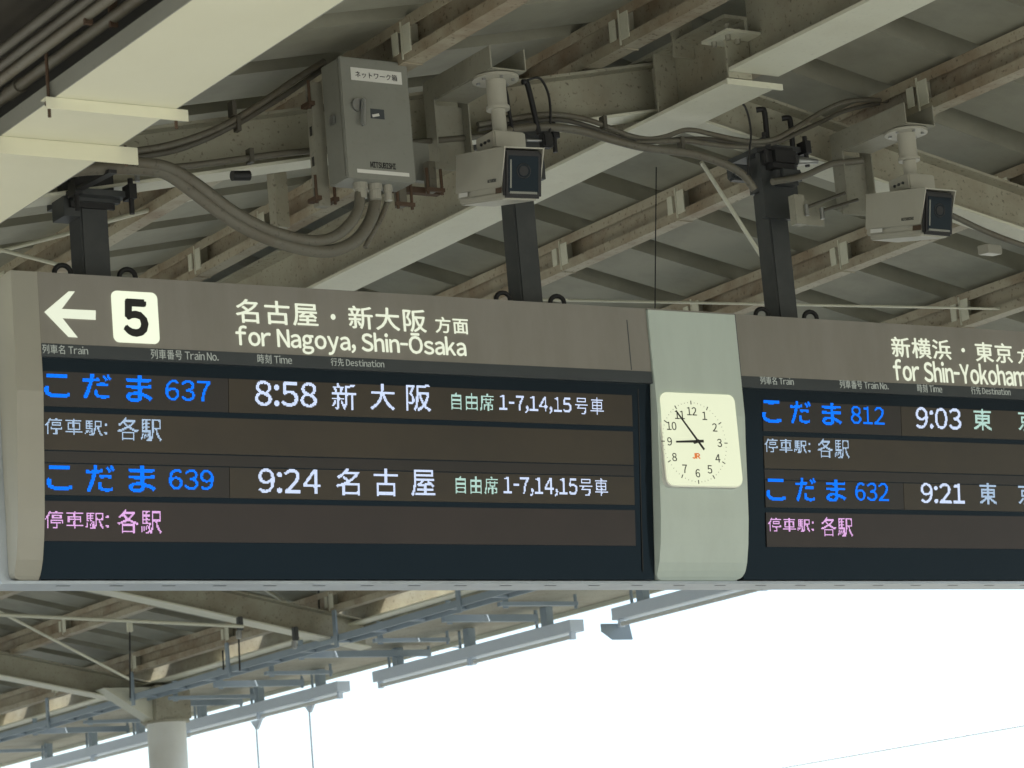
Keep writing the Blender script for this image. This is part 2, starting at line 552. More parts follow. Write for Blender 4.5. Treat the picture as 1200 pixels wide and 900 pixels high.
purlin(3.6, 'purlin above the cream tray', GL_)
purlin(2.6, 'purlin of the left slope nearest the left roof edge', GL_)

# eave beam on the right ---------------------------------------------------
eb = thing('eave_beam', (11.22, 20, 4.33), 'long cream edge beam under the right roof edge with tie rods below the left board', 'beam')
MB().box(11.176, 11.19, YN, YF, 4.29, 4.50).build('web', M['beam'], eb)
MB().box(11.03, 11.1755, YN, YF, 4.315, 4.327).build('bottom_flange', M['flange'], eb)
MB().box(11.19, 11.26, YN, YF, 4.488, 4.5).build('top_flange', M['beam'], eb)
eb2 = thing('eave_beam', (1.85, 10, 4.1), 'edge beam under the left roof edge', 'beam')
MB().box(1.75, 1.9, YN, YF, zt(1.8) - 0.2, zt(1.8) + 0.10).build('web', M['beam'], eb2)

# round column -------------------------------------------------------------
cx, cy = 11.2, 22.80
co = thing('column', (cx, cy, 0), 'pale round steel column with haunch plates under the far roof edge', 'column')
MB().tube([(cx, cy, 0.0), (cx, cy, 3.98)], 0.165, 32).build('shaft', M['column'], co)
MB().tube([(cx, cy, 3.981), (cx, cy, 4.0)], 0.20, 32).build('cap_ring', M['beam'], co)
MB().box(cx - 0.16, cx + 0.16, cy - 0.16, cy + 0.16, 4.001, 4.288).build('head_block', M['beam'], co)
MB().prism([(cx - 0.162, cy - 0.09, 4.0), (cx - 0.162, cy - 0.09, 4.28), (cx - 0.60, cy - 0.09, 4.28)], (0, 0.18, 0)).build('haunch', M['flange'], co)

# ================================================================= THINGS UNDER THE ROOF
# cream tray at the upper left ------------------------------------------------
TZ = 4.2
tx0, tx1 = 3.482, 3.868
tr = thing('lighting_tray', (3.67, 7.5, TZ), 'wide cream painted tray crossing the upper left corner, brightest thing under the roof', 'tray')
MB().box(tx0, tx1, 2.0, 13.5, TZ, TZ + 0.004).build('bottom_plate', M['tray'], tr)
MB().prism([(tx0 - 0.004, 2, TZ), (tx0 - 0.0005, 2, TZ), (tx0 - 0.0005, 2, TZ + 0.052), (tx0 - 0.004, 2, TZ + 0.052)], (0, 11.5, 0)).build('side_plate', M['box'], tr)
MB().prism([(tx1 + 0.0005, 2, TZ), (tx1 + 0.004, 2, TZ), (tx1 + 0.004, 2, TZ + 0.10), (tx1 + 0.0005, 2, TZ + 0.10)], (0, 11.5, 0)).build('side_plate', M['box'], tr)
for k, (y, x1) in enumerate(((7.56, 3.905), (7.96, 3.93), (5.6, 3.92), (10.0, 3.92))):
    hb = thing('hanger_channel', (3.7, y, TZ - 0.02), ('cream cross channel clamped under the tray, the upper of the two', 'cream cross channel clamped under the tray, lower one with the deeper face', 'cream cross channel under the tray nearest the viewer', 'cream cross channel under the tray beyond the boards')[k], 'channel', 'cross channels under the tray')
    d = 0.036 if k != 1 else 0.055
    m = MB()
    m.box(tx0 - 0.03, x1, y - 0.003, y + 0.001, TZ - d, TZ - 0.001)
    m.box(tx0 - 0.03, x1, y + 0.0012, y + 0.035, TZ - 0.005, TZ - 0.001)
    m.build('channel', M['tray'], hb)
    for x in (tx0 - 0.012, x1 - 0.03):
        MB().tube([(x, y + 0.02, TZ - 0.055), (x, y + 0.02, TZ + (0.16 if x < 3.6 else 0.01))], 0.005, 6, False).build('rod', M['rust'], hb)
        MB().tube([(x, y + 0.02, TZ - 0.020), (x, y + 0.02, TZ - 0.008)], 0.012, 6, False).build('nut', M['rust'], hb)
# pipes left of the tray, and an added dark board for the shade
for k, (x, r, lb, m_) in enumerate(((3.345, 0.014, 'thin dark pipe, farthest left of the four above the tray corner', 'conduit_dark'),
                                (3.40, 0.014, 'thin pipe, second from left above the tray corner', 'conduit_dark'),
                                (3.45, 0.018, 'olive grey pipe in the middle of the bundle beside the tray', 'conduit'),
                                (3.528, 0.018, 'pipe with a coupling, nearest the tray in the top left corner', 'conduit'))):
    p = thing('pipe', (x, 7.5, 4.36), lb, 'pipe', 'pipes beside the tray')
    zz = 4.345 + 0.0 * k
    MB().tube([(x, 2, zz), (x, 5, zz), (x, 7.5, zz), (x, 13, zz)], r, 12).build('tube', M[m_], p)
    if k == 3:
        MB().tube([(x, 7.90, zz), (x, 7.99, zz)], r + 0.006, 12).build('coupling', M['conduit'], p)
    if k >= 2:
        MB().box(x - 0.012, x + 0.012, 7.24, 7.252, zz - 0.03, 4.459).build('hanger', M['rust'], p)
dt = MB().box(2.2, 3.95, 2.0, 13.0, 4.46, 4.50)  # made-up board; its dark colour stands in for shade under the roof
tag(dt.build('shade_board', M['dark']), 'dark brown board added for the shade above the pipes in the top left corner', 'board')

# ---------------------------------------------------------------- sign
YB = 9.166
ZT_, ZB_ = 4.118, 3.045
ZH = 3.866                                  # lower edge of header band
YS = YB + 0.20                              # centre plane of the sign


def yprof(z):
    """front profile of covers: flat above, curving back at the foot"""
    pts = [(4.2, 0.0), (3.70, 0.0), (3.60, 0.012), (3.45, 0.026), (3.30, 0.042), (3.20, 0.060), (3.13, 0.080), (3.10, 0.095), (3.08, 0.110), (3.067, 0.125)]
    for (za, ya), (zb, yb) in zip(pts, pts[1:]):
        if z >= zb:
            t = (za - z) / (za - zb)
            return YB + ya + (yb - ya) * t
    return YB + 0.125


PZ = [4.118, 3.95, 3.80, 3.70, 3.60, 3.52, 3.45, 3.38, 3.30, 3.25, 3.20, 3.165, 3.13, 3.115, 3.10, 3.09, 3.08, 3.074, 3.067]


def cover(x0, x1, out=0.0, zs=PZ, round_r=0.0, rl=True, rr=True):
    """curved face of the sign between x0 and x1, standing out mm proud, closed back at the centre frame"""
    m = MB()
    zb = zs[-1]
    rows = []
    for z in zs:
        ins = 0.0
        if round_r and z < zb + round_r:
            q = (zb + round_r - z) / round_r
            ins = round_r * (1 - math.sqrt(max(0.0, 1 - q * q)))
        rows.append((x0 + (ins if rl else 0), x1 - (ins if rr else 0), yprof(z) - out, z))
    n = len(rows)
    vs = []
    for a, b, y, z in rows:
        vs += [(a, y, z), (b, y, z), (a, YS - 0.05, z), (b, YS - 0.05, z)]
    fs = []
    for i in range(n - 1):
        k, q = 4 * i, 4 * (i + 1)
        fs += [(k, k + 1, q + 1, q), (k, q, q + 2, k + 2), (k + 1, k + 3, q + 3, q + 1), (k + 2, q + 2, q + 3, k + 3)]
    fs += [(0, 2, 3, 1), (4 * n - 4, 4 * n - 3, 4 * n - 1, 4 * n - 2)]
    return m.add(vs, fs)


def ysc(z):                                  # tilted plane of the screens
    return YB + 0.012 + (ZH - z) * 0.115


sgn = thing('sign_frame', (6.4, YS, ZT_), 'silver centre frame of the hanging sign with black eye bolts along its top', 'frame')
MB().box(3.985, 8.95, YS - 0.049, YS + 0.049, 3.066, ZT_ - 0.004).build('core', M['frame'], sgn)
MB().box(3.98, 8.955, YS - 0.079, YS + 0.079, 3.055, 3.0655).build('bottom_rail', M['frame'], sgn)
for k in range(24):
    x = 4.2 + k * 0.2
    MB().box(x, x + 0.05, YS - 0.04, YS - 0.03, 3.0542, 3.056).build('slot', M['strip'], sgn)
# rear covers of the double sided sign (plain)
rc = MB()
n = len(PZ)
vs = []
for z in PZ:
    yy = 2 * YS - yprof(z)
    vs += [(4.02, yy, z), (8.93, yy, z), (4.02, YS + 0.0505, z), (8.93, YS + 0.0505, z)]
fs = []
for i in range(n - 1):
    k, q = 4 * i, 4 * i + 4
    fs += [(k, k + 1, q + 1, q), (k, q, q + 2, k + 2), (k + 1, k + 3, q + 3, q + 1), (k + 2, q + 2, q + 3, k + 3)]
fs += [(0, 2, 3, 1), (4 * n - 4, 4 * n - 3, 4 * n - 1, 4 * n - 2)]
rc.add(vs, fs).build('rear_cover', M['header'], sgn)


def on_board(px, py, tilt=False):
    """point of the sign face seen at this place of the photograph"""
    p = at_y(px, py, YB)
    if tilt:
        for _ in range(6):
            p = at_y(px, py, ysc(p.z))
    return p


GLY = {}


def glyph(ch):
    """vertices, faces, left and right edge of one character; latin ones in their full-width form"""
    if ch in GLY:
        return GLY[ch]
    wide = chr(ord(ch) + 0xFEE0) if 33 <= ord(ch) <= 126 else ch
    if ch == 'Ō':
        vs, fs, a, b = glyph('O')
        h = max(v[1] for v in vs)
        vs, fs = list(vs), list(fs)
        for z in (-0.5, 0.5):
            n_ = len(vs)
            w_ = (b - a)
            vs += [(a + w_ * .2, h + .05, z), (b - w_ * .2, h + .05, z), (b - w_ * .2, h + .12, z), (a + w_ * .2, h + .12, z)]
            fs.append((n_, n_ + 1, n_ + 2, n_ + 3))
        GLY[ch] = (vs, fs, a, b)
        return GLY[ch]
    if ch == 'ō':
        vs, fs, a, b = glyph('o')
        h = max(v[1] for v in vs)
        vs, fs = list(vs), list(fs)
        for z in (-0.5, 0.5):
            n_ = len(vs)
            w_ = (b - a)
            vs += [(a + w_ * .15, h + .05, z), (b - w_ * .15, h + .05, z), (b - w_ * .15, h + .12, z), (a + w_ * .15, h + .12, z)]
            fs.append((n_, n_ + 1, n_ + 2, n_ + 3))
        GLY[ch] = (vs, fs, a, b)
        return GLY[ch]
    me = glyph_curve(wide)
    vs = [tuple(v.co) for v in me.vertices]
    fs = [tuple(p.vertices) for p in me.polygons]
    bpy.data.meshes.remove(me)
    GLY[ch] = (vs, fs, min(v[0] for v in vs), max(v[0] for v in vs))
    return GLY[ch]


def text_mesh(s, bold=0.0, extrude=0.5, gap=0.085):
    """proportional line of text; bold thickens the strokes by overlaying shifted copies"""
    V, F, x = [], [], 0.0
    sh = [(0, 0)] if bold < 0.003 else [(-bold, 0), (bold, 0), (0, bold), (0, -bold), (-bold * .7, bold * .7), (bold * .7, -bold * .7)]
    for ch in s:
        if ch == ' ':
            x += 0.26
            continue
        vs, fs, a, b = glyph(ch)
        if ch == '-':
            vs = [(a + (v[0] - a) * 0.5, v[1], v[2]) for v in vs]
            b = a + (b - a) * 0.5
        if ord(ch) > 0x2E80 or ch == '・':
            off, adv = x + 0.02, 1.04
        else:
            off, adv = x - a + gap / 2, (b - a) + gap
        for i, (dx, dy) in enumerate(sh):
            n_ = len(V)
            V += [(v[0] + off + dx, v[1] + dy, v[2] * (1 + 0.08 * i)) for v in vs]
            F += [tuple(k + n_ for k in f) for f in fs]
        x += adv
    me = bpy.data.meshes.new('lettering')
    me.from_pydata(V, [], F)
    return me


def glyph_curve(s, bold=0.0, extrude=0.5):
    c = bpy.data.curves.new('lettering', 'FONT')
    c.body = s
    c.size = 1
    c.offset = bold
    c.resolution_u = 3
    c.extrude = extrude
    o = bpy.data.objects.new('lettering_tmp', c)
    COL.objects.link(o)
    bpy.context.view_layer.update()
    dg = bpy.context.evaluated_depsgraph_get()
    me = bpy.data.meshes.new_from_object(o.evaluated_get(dg))
    bpy.data.objects.remove(o)
    bpy.data.curves.remove(c)
    return me


def lettering(s, x0, x1, z0, z1, yf, m, parent, bold=0.0, depth=0.002, lift=0.0015, xdir=None):
    """text fitted to the rectangle x0..x1, z0..z1; yf(z) gives the surface it stands on"""
    me = text_mesh(s, bold)
    xs = [v.co.x for v in me.vertices]
    ys = [v.co.y for v in me.vertices]
    a, b, c, d = min(xs), max(xs), min(ys), max(ys)
    pw = world_of(parent)
    for v in me.vertices:
        z = z0 + (v.co.y - c) / (d - c) * (z1 - z0)
        x = x0 + (v.co.x - a) / (b - a) * (x1 - x0)
        y = yf(z) - lift + (-depth - (v.co.z - 0.5) * 0.002 if v.co.z > 0 else 0)
        v.co = Vector((x, y, z)) - pw
    me.materials.clear()
    me.materials.append(m)
    o = bpy.data.objects.new('lettering', me)
    COL.objects.link(o)
    o.parent = parent
    WLOC[o.name] = pw.copy()
    return o


def dot_lettering(s, x0, x1, z0, z1, m, parent, bold=0.0):
    """text as a matrix of small square LEDs on the tilted screen"""
    me = text_mesh(s, bold)
    P0 = [(v.co.x, v.co.y) for v in me.vertices if True]
    xs = [p[0] for p in P0]
    ys = [p[1] for p in P0]
    a, b, c, d = min(xs), max(xs), min(ys), max(ys)
    tall = z1 - z0
    pit = tall / max(10, round(tall / 0.0041))
    nx = max(3, round((x1 - x0) / pit))
    nz = round(tall / pit)
    cover_ = {}
    Q = 3
    sx, sz = nx * Q / (b - a), nz * Q / (d - c)
    for p in me.polygons:
        vz = [me.vertices[i].co.z for i in p.vertices]
        if min(vz) < 0.4:
            continue
        pts = [((P0[i][0] - a) * sx, (P0[i][1] - c) * sz) for i in p.vertices]
        for k in range(1, len(pts) - 1):
            (ax, ay), (bx, by), (cx_, cy_) = pts[0], pts[k], pts[k + 1]
            det = (bx - ax) * (cy_ - ay) - (cx_ - ax) * (by - ay)
            if abs(det) < 1e-9:
                continue
            for i in range(int(min(ax, bx, cx_)), int(max(ax, bx, cx_)) + 1):
                for j in range(int(min(ay, by, cy_)), int(max(ay, by, cy_)) + 1):
                    px, py = i + 0.5 - ax, j + 0.5 - ay
                    u = (px * (cy_ - ay) - (cx_ - ax) * py) / det
                    v = ((bx - ax) * py - px * (by - ay)) / det
                    if u >= -1e-6 and v >= -1e-6 and u + v <= 1 + 1e-6:
                        cover_[(i, j)] = 1
    cells = {}
    for (i, j) in cover_:
        cells[(i // Q, j // Q)] = cells.get((i // Q, j // Q), 0) + 1
    bpy.data.meshes.remove(me)
    mb = MB()
    wx, wz = (x1 - x0) / nx, (z1 - z0) / nz
    pw = world_of(parent)
    V, F = [], []
    for (i, j), n_ in cells.items():
        if n_ < 4:
            continue
        xa, za = x0 + (i + 0.06) * wx, z0 + (j + 0.06) * wz
        xb, zb_ = x0 + (i + 0.94) * wx, z0 + (j + 0.94) * wz
        k = len(V)
        V += [(xa, ysc(za) - 0.0045, za), (xb, ysc(za) - 0.0045, za), (xb, ysc(zb_) - 0.0045, zb_), (xa, ysc(zb_) - 0.0045, zb_)]
        F.append((k, k + 1, k + 2, k + 3))
    mesh = bpy.data.meshes.new('lettering')
    mesh.from_pydata([tuple(Vector(v) - pw) for v in V], [], F)
    mesh.materials.append(m)
    o = bpy.data.objects.new('lettering', mesh)
    COL.objects.link(o)
    o.parent = parent
    WLOC[o.name] = pw.copy()
    return o


def ptext(s, px0, px1, pt, pb, m, parent, tilt=False, bold=0.0, Y=None):
    a = on_board(px0, pt, tilt)
    b = on_board(px1, pb, tilt)
    if tilt:
        return dot_lettering(s, a.x, b.x, b.z, a.z, m, parent, bold)
    yf = lambda z: YB if Y is None else Y
    return lettering(s, a.x, b.x, b.z, a.z, yf, m, parent, bold, lift=0.0015)


XM0, XM1, XE = 6.672, 7.098, 8.93
boards = []
for (x0, x1, lb) in ((4.02, XM0, 'left departure board with arrow, white number 5 plate and trains for Nagoya and Osaka'),
                     (XM1, XE, 'right departure board with trains towards Tokyo, cut off by the right side of the photo')):
    bd = thing('departure_board', ((x0 + x1) / 2, YB, ZT_), lb, 'departure board', 'departure boards')
    boards.append(bd)
bl, br = boards
SX0 = 4.118                                     # left edge of left screen
for bd, x0, x1, sx0, sx1 in ((bl, SX0, XM0 - 0.001, SX0, XM0 - 0.001), (br, XM1 + 0.001, XE, XM1 + 0.001, XE - 0.1)):
    # header band, top part of the face
    MB().box(x0 if bd is br else x0, x1, YB, YS - 0.05, ZH + 0.001, ZT_).build('header_panel', M['header'], bd)
    # black screen housing with tilted front
    zl = 3.069
    poly = [(sx0, ysc(ZH), ZH), (sx0, ysc(zl) + 0.004, zl), (sx0, YS - 0.05, zl), (sx0, YS - 0.05, ZH)]
    MB().prism(poly, (sx1 - sx0, 0, 0)).build('screen', M['screen'], bd)
    # grey strip under the header
    zs1, zs0 = ZH + 0.0005, ZH - 0.046
    MB().prism([(sx0, YB - 0.0015, zs1), (sx0, YB - 0.0015, zs0), (sx0, ysc(zs0) + 0.002, zs0), (sx0, YB + 0.012, zs1)], (sx1 - sx0, 0, 0)).build('label_strip', M['strip'], bd)
# left end cover, header finish in a lit tone, curving under
pz2 = [ZT_] + [z for z in PZ if z < 4.1]
cover(4.02, SX0 - 0.0005, 0.0, pz2, 0.03, True, False).build('end_cover', M['cover'], bl)
# header joint on the left board, small access panel line
MB().box(6.575, 6.579, YB - 0.0008, YB + 0.0005, ZH + 0.004, ZT_ - 0.05).build('joint_line', M['strip'], bl)
# header of the right board: left edge panel joint
MB().box(XM1 + 0.001, XM1 + 0.008, YB - 0.0012, YB + 0.0005, ZH + 0.002, ZT_).build('joint_line', M['strip'], br)

# lettering of the headers
arrow = [(51.7, 365.7), (80, 341.7), (87.3, 341.7), (71.9, 362.3), (111.7, 364), (111.7, 375), (72.7, 373.0), (90.7, 395.7), (80, 395)]
P_ = [on_board(*q) for q in arrow]
m = MB()
# arrow in convex pieces: two barbs and the shaft
tip, u1, u2, u3, s1, s2, l3, l2, l1 = [Vector((p.x, YB - 0.0015, p.z)) for p in P_]
for quad in ([tip, u1, u2, u3], [tip, u3, s1, s2, l3], [tip, l3, l2, l1]):
    m.prism(quad, (0, -0.002, 0))
m.build('arrow', G['letter'], bl)
a, b = on_board(129.5, 340.5), on_board(187, 403.5)
r = 0.022
m = MB()
pl = []
for (cx_, cz_, a0) in ((b.x - r, a.z - r, 0), (a.x + r, a.z - r, 90), (a.x + r, b.z + r, 180), (b.x - r, b.z + r, 270)):
    for k in range(7):
        t = math.radians(a0 + 15 * k)
        pl.append((cx_ + r * math.cos(t), YB - 0.0012, cz_ + r * math.sin(t)))
m.prism(pl, (0, -0.003, 0)).build('number_plate', G['plate'], bl)
lettering('5', *[on_board(141.7, 350).x, on_board(174, 396).x, on_board(174, 396).z, on_board(141.7, 350).z], lambda z: YB - 0.0045, M['ink'], bl, 0.045)
HB = 0.009
ptext('名古屋', 275, 373, 350, 383, G['letter'], bl, bold=HB)
ptext('・', 387, 393, 368, 375, G['letter'], bl, bold=0.01)
ptext('新大阪', 407, 500, 358, 390, G['letter'], bl, bold=HB)
ptext('方面', 509, 549, 371, 392, G['letter'], bl, bold=HB)
ptext('for Nagoya, Shin-Ōsaka', 275, 547, 379.5, 424, G['letter'], bl, bold=0.016)
ptext('列車名 Train', 49, 103, 403.5, 416.5, G['small'], bl, tilt=False)
ptext('列車番号 Train No.', 176, 256, 409, 424, G['small'], bl)
ptext('時刻 Time', 301, 342, 415, 427.5, G['small'], bl)
ptext('行先 Destination', 387, 450, 419.5, 431.5, G['small'], bl)
ptext('新横浜', 1043, 1115, 394.5, 422, G['letter'], br, bold=HB)
ptext('・', 1126, 1130.5, 408, 413, G['letter'], br, bold=0.01)
ptext('東京', 1141, 1187, 400.5, 426, G['letter'], br, bold=HB)
ptext('方面', 1191, 1226, 409, 428, G['letter'], br, bold=HB)
ptext('for Shin-Yokohama, Tōkyō', 1045, 1275, 420.5, 463, G['letter'], br, bold=0.016)
ptext('列車名 Train', 890, 930, 441, 452, G['small'], br)
ptext('列車番号 Train No.', 983, 1041, 445, 457.5, G['small'], br)
ptext('時刻 Time', 1074, 1104, 450, 461, G['small'], br)
ptext('行先 Destination', 1137, 1184, 453, 464, G['small'], br)

# LED rows: heights shared by both boards
rows = [(435, 476, 'row_dark'), (483, 527, 'row'), (543, 580, 'row_dark'), (587, 634, 'row_red')]


def rowz(py):
    return on_board(52, py, True).z


RZ = [(rowz(b_), rowz(a_), k_) for a_, b_, k_ in rows]
led = {}
xr_l = on_board(740, 460, True).x
for bd, x0, x1, xs in ((bl, on_board(50, 440, True).x, xr_l, on_board(267, 450, True).x), (br, on_board(893.5, 480, True).x, XE - 0.14, on_board(1055, 480, True).x)):
    for i, (z0, z1, k_) in enumerate(RZ):
        def slab(xa, xb, d=0.002):
            return MB().prism([(xa, ysc(z0) - d, z0), (xa, ysc(z1) - d, z1), (xa, ysc(z1) + 0.002, z1), (xa, ysc(z0) + 0.002, z0)], (xb - xa, 0, 0))
        if i in (0, 2):
            o = slab(x0, xs).build('led_row', M['row_dark'], bd)
            q = slab(xs + 0.002, x1, 0.0022).build('led_row', M['row'], bd)
        else:
            o = slab(x0, x1).build('led_row', M[k_], bd)
        led[(bd.name, i)] = o
# dark band between the two trains
zz0, zz1 = RZ[2][1] + 0.004, RZ[1][0] - 0.004
for bd, x0, x1 in ((bl, on_board(50, 440, True).x, xr_l), (br, on_board(893.5, 480, True).x, XE - 0.14)):
    MB().prism([(x0, ysc(zz0) - 0.001, zz0), (x0, ysc(zz1) - 0.001, zz1), (x0, ysc(zz1) + 0.002, zz1), (x0, ysc(zz0) + 0.002, zz0)], (x1 - x0, 0, 0)).build('divider_band', M['row_dark'], bd)
# bezel joint right of the rows
MB().prism([(xr_l + 0.03, ysc(3.10) - 0.001, 3.10), (xr_l + 0.03, ysc(3.80) - 0.001, 3.80), (xr_l + 0.03, ysc(3.80) + 0.002, 3.80), (xr_l + 0.03, ysc(3.10) + 0.002, 3.10)], (0.003, 0, 0)).build('joint_line', M['ink'], bl)


def L(i, bd, s, x0, x1, t, b_, m, bold=0.0):
    ptext(s, x0, x1, t, b_, G[m], led[(bd.name, i)], tilt=True, bold=bold)


L(0, bl, 'こ', 51, 81, 438, 466.5, 'blue', .014); L(0, bl, 'だ', 96, 130, 438, 468, 'blue', .014); L(0, bl, 'ま', 147, 178, 439.5, 472, 'blue', .014)
L(0, bl, '637', 193, 246, 445, 471, 'blue', .004)
L(0, bl, '8:58', 298, 371, 446, 478, 'white', .006)
L(0, bl, '新', 388, 417, 449, 481, 'white', .004); L(0, bl, '大', 433, 462, 449.5, 481, 'white', .004); L(0, bl, '阪', 475, 504.5, 450, 482.5, 'white', .004)
L(0, bl, '自由席', 528, 578, 460, 482, 'green'); L(0, bl, '1-7,14,15', 584, 669, 463, 486, 'white', .006); L(0, bl, '号車', 673, 707, 465, 486.5, 'white')
L(1, bl, '停車駅:', 52, 125, 490, 511, 'pale'); L(1, bl, '各駅', 137, 189, 489, 517.5, 'pale')
L(2, bl, 'こ', 54, 84, 545.5, 575, 'blue', .014); L(2, bl, 'だ', 100, 134, 545, 577, 'blue', .014); L(2, bl, 'ま', 150, 182, 545.5, 577.5, 'blue', .014)
L(2, bl, '639', 197, 250, 550, 574.5, 'blue', .004)
L(2, bl, '9:24', 302, 375, 549, 579, 'white', .006)
L(2, bl, '名', 393, 421, 549, 581, 'white', .004); L(2, bl, '古', 437, 466, 549, 582, 'white', .004); L(2, bl, '屋', 481, 509.5, 550.5, 582, 'white', .004)
L(2, bl, '自由席', 533, 583, 558, 579.5, 'green'); L(2, bl, '1-7,14,15', 589, 676, 559, 582.5, 'white', .006); L(2, bl, '号車', 678, 712, 560, 581.5, 'white')
L(3, bl, '停車駅:', 52, 127, 599, 620, 'pink'); L(3, bl, '各駅', 137, 189, 597, 625.5, 'pink')
L(0, br, 'こ', 892, 915, 469, 496, 'blue', .014); L(0, br, 'だ', 925, 950, 470, 497, 'blue', .014); L(0, br, 'ま', 962, 986, 472, 499, 'blue', .014)
L(0, br, '812', 996, 1036, 476, 498, 'blue', .004)
L(0, br, '9:03', 1072, 1126, 477, 504, 'white', .006)
L(0, br, '東', 1139, 1162, 479, 505, 'green', .01); L(0, br, '京', 1192, 1214, 480, 506, 'green', .01)
L(1, br, '停車駅:', 895, 949, 514, 531.5, 'pale'); L(1, br, '各駅', 957, 995, 514, 537.5, 'pale')
L(2, br, 'こ', 897, 920, 561, 587, 'blue', .014); L(2, br, 'だ', 931, 956, 560, 588, 'blue', .014); L(2, br, 'ま', 967, 991, 562, 588, 'blue', .014)
L(2, br, '632', 1001, 1041, 565.5, 587.5, 'blue', .004)
L(2, br, '9:21', 1078, 1130, 566, 590.5, 'white', .006)
L(2, br, '東', 1146, 1168, 566, 591.5, 'pale', .01); L(2, br, '京', 1192, 1215, 566, 592, 'pale', .01)
L(3, br, '停車駅:', 899, 953, 607, 623.5, 'pink'); L(3, br, '各駅', 961, 999, 606, 629, 'pink')

# clock pillar --------------------------------------------------------------
cpil = thing('clock_pillar', ((XM0 + XM1) / 2, YB, ZT_), 'pale green-grey curved pillar panel between the two boards, holding the clock', 'panel')
PP = [4.112] + [z for z in PZ if z < 4.0]
cover(XM0 + 0.002, XM1 - 0.002, 0.010, PP, 0.032).build('face', M['pillar'], cpil)
MB().box(XM0 + 0.0, XM1, YB - 0.009, YS - 0.05, 4.1135, 4.118).build('top_trim', M['header'], cpil)

ck = thing('clock', (6.87, YB, 3.6), 'square lit station clock with black numerals, hands at about six to nine', 'clock')
ck['label'] = 'square backlit station clock showing about five to nine, on the pale pillar between boards'
a, b = on_board(774.5, 460.5), on_board(863.5, 570.5)
ckx0, ckx1, ckz0, ckz1 = a.x, b.x + 0.0, b.z, a.z
ckx0 = on_board(776, 515).x; ckx1 = on_board(862.5, 517).x
YK = yprof(3.6) - 0.03


def rrect(x0, x1, z0, z1, r, y, d, m_):
    pl = []
    for (cx_, cz_, a0) in ((x1 - r, z1 - r, 0), (x0 + r, z1 - r, 90), (x0 + r, z0 + r, 180), (x1 - r, z0 + r, 270)):
        for k in range(7):
            t = math.radians(a0 + 15 * k)
            pl.append((cx_ + r * math.cos(t), y, cz_ + r * math.sin(t)))
    return m_.prism(pl, (0, d, 0))


rrect(ckx0, ckx1, ckz0, ckz1, 0.03, YK, 0.06, MB()).build('dial', G['clock'], ck)
rrect(ckx0 - 0.006, ckx1 + 0.006, ckz0 - 0.006, ckz1 + 0.006, 0.034, YK + 0.012, 0.05, MB()).build('rim', M['white'], ck)
# glass in front would sit flush; dial centre
kc = at_y(814.0, 518.2, YK)
for h in range(1, 13):
    an = math.radians(90 - 30 * h)
    rx, rz = (at_y(843, 519, YK).x - at_y(784.6, 518, YK).x) / 2, (at_y(812, 482, YK).z - at_y(817, 554.6, YK).z) / 2
    x, z = kc.x + rx * math.cos(an), kc.z + rz * math.sin(an)
    hm = text_mesh(str(h), 0.012)
    hx_ = [v.co.x for v in hm.vertices]; hy_ = [v.co.y for v in hm.vertices]
    wch = 0.0165 * (max(hx_) - min(hx_)) / (max(hy_) - min(hy_)) * 0.92
    lettering(str(h), x - wch, x + wch, z - 0.0165, z + 0.0165, lambda zz: YK, M['ink'], ck, 0.006, 0.0008, 0.0004)
    rx, rz = (at_y(851.6, 518.5, YK).x - at_y(778, 517, YK).x) / 2, (at_y(811.5, 471.8, YK).z - at_y(817.5, 564.7, YK).z) / 2
    x, z = kc.x + rx * math.cos(an), kc.z + rz * math.sin(an)
    d = Vector((math.cos(an), 0, math.sin(an)))
    MB().obox((x, YK - 0.001, z), d, (0, 1, 0), d.cross(Vector((0, 1, 0))), 0.015, 0.0012, 0.0035).build('tick', M['ink'], ck)
for k in range(60):
    if k % 5 == 0:
        continue
    an = math.radians(6 * k)
    x, z = kc.x + rx * math.cos(an), kc.z + rz * math.sin(an)
    d = Vector((math.cos(an), 0, math.sin(an)))
    if abs(x - kc.x) < 0.17:
        MB().obox((x, YK - 0.0008, z), d, (0, 1, 0), d.cross(Vector((0, 1, 0))), 0.004, 0.001, 0.0015).build('tick', M['conduit_dark'], ck)


def hand(name, ang, l0, l1, w0, w1, y):
    d = Vector((math.sin(ang), 0, math.cos(ang)))
    e = Vector((d.z, 0, -d.x))
    c = Vector((kc.x, y, kc.z))
    MB().prism([c - d * l0 + e * w0, c - d * l0 - e * w0, c + d * l1 - e * w1, c + d * l1 + e * w1], (0, -0.002, 0)).build(name, M['ink'], ck)


hand('minute_hand', math.radians(322), 0.042, 0.150, 0.0045, 0.0028, YK - 0.022)
hand('hour_hand', math.radians(267.5), 0.030, 0.102, 0.0055, 0.0035, YK - 0.018)
MB().tube([(kc.x, YK, kc.z), (kc.x, YK - 0.026, kc.z)], 0.007, 12).build('hub', M['ink'], ck)
lettering('JR', kc.x - 0.018, kc.x + 0.020, kc.z - 0.066, kc.z - 0.043, lambda zz: YK, glow('orange_print', (232, 130, 60), 0.7), ck, 0.05, 0.0008, 0.0004)

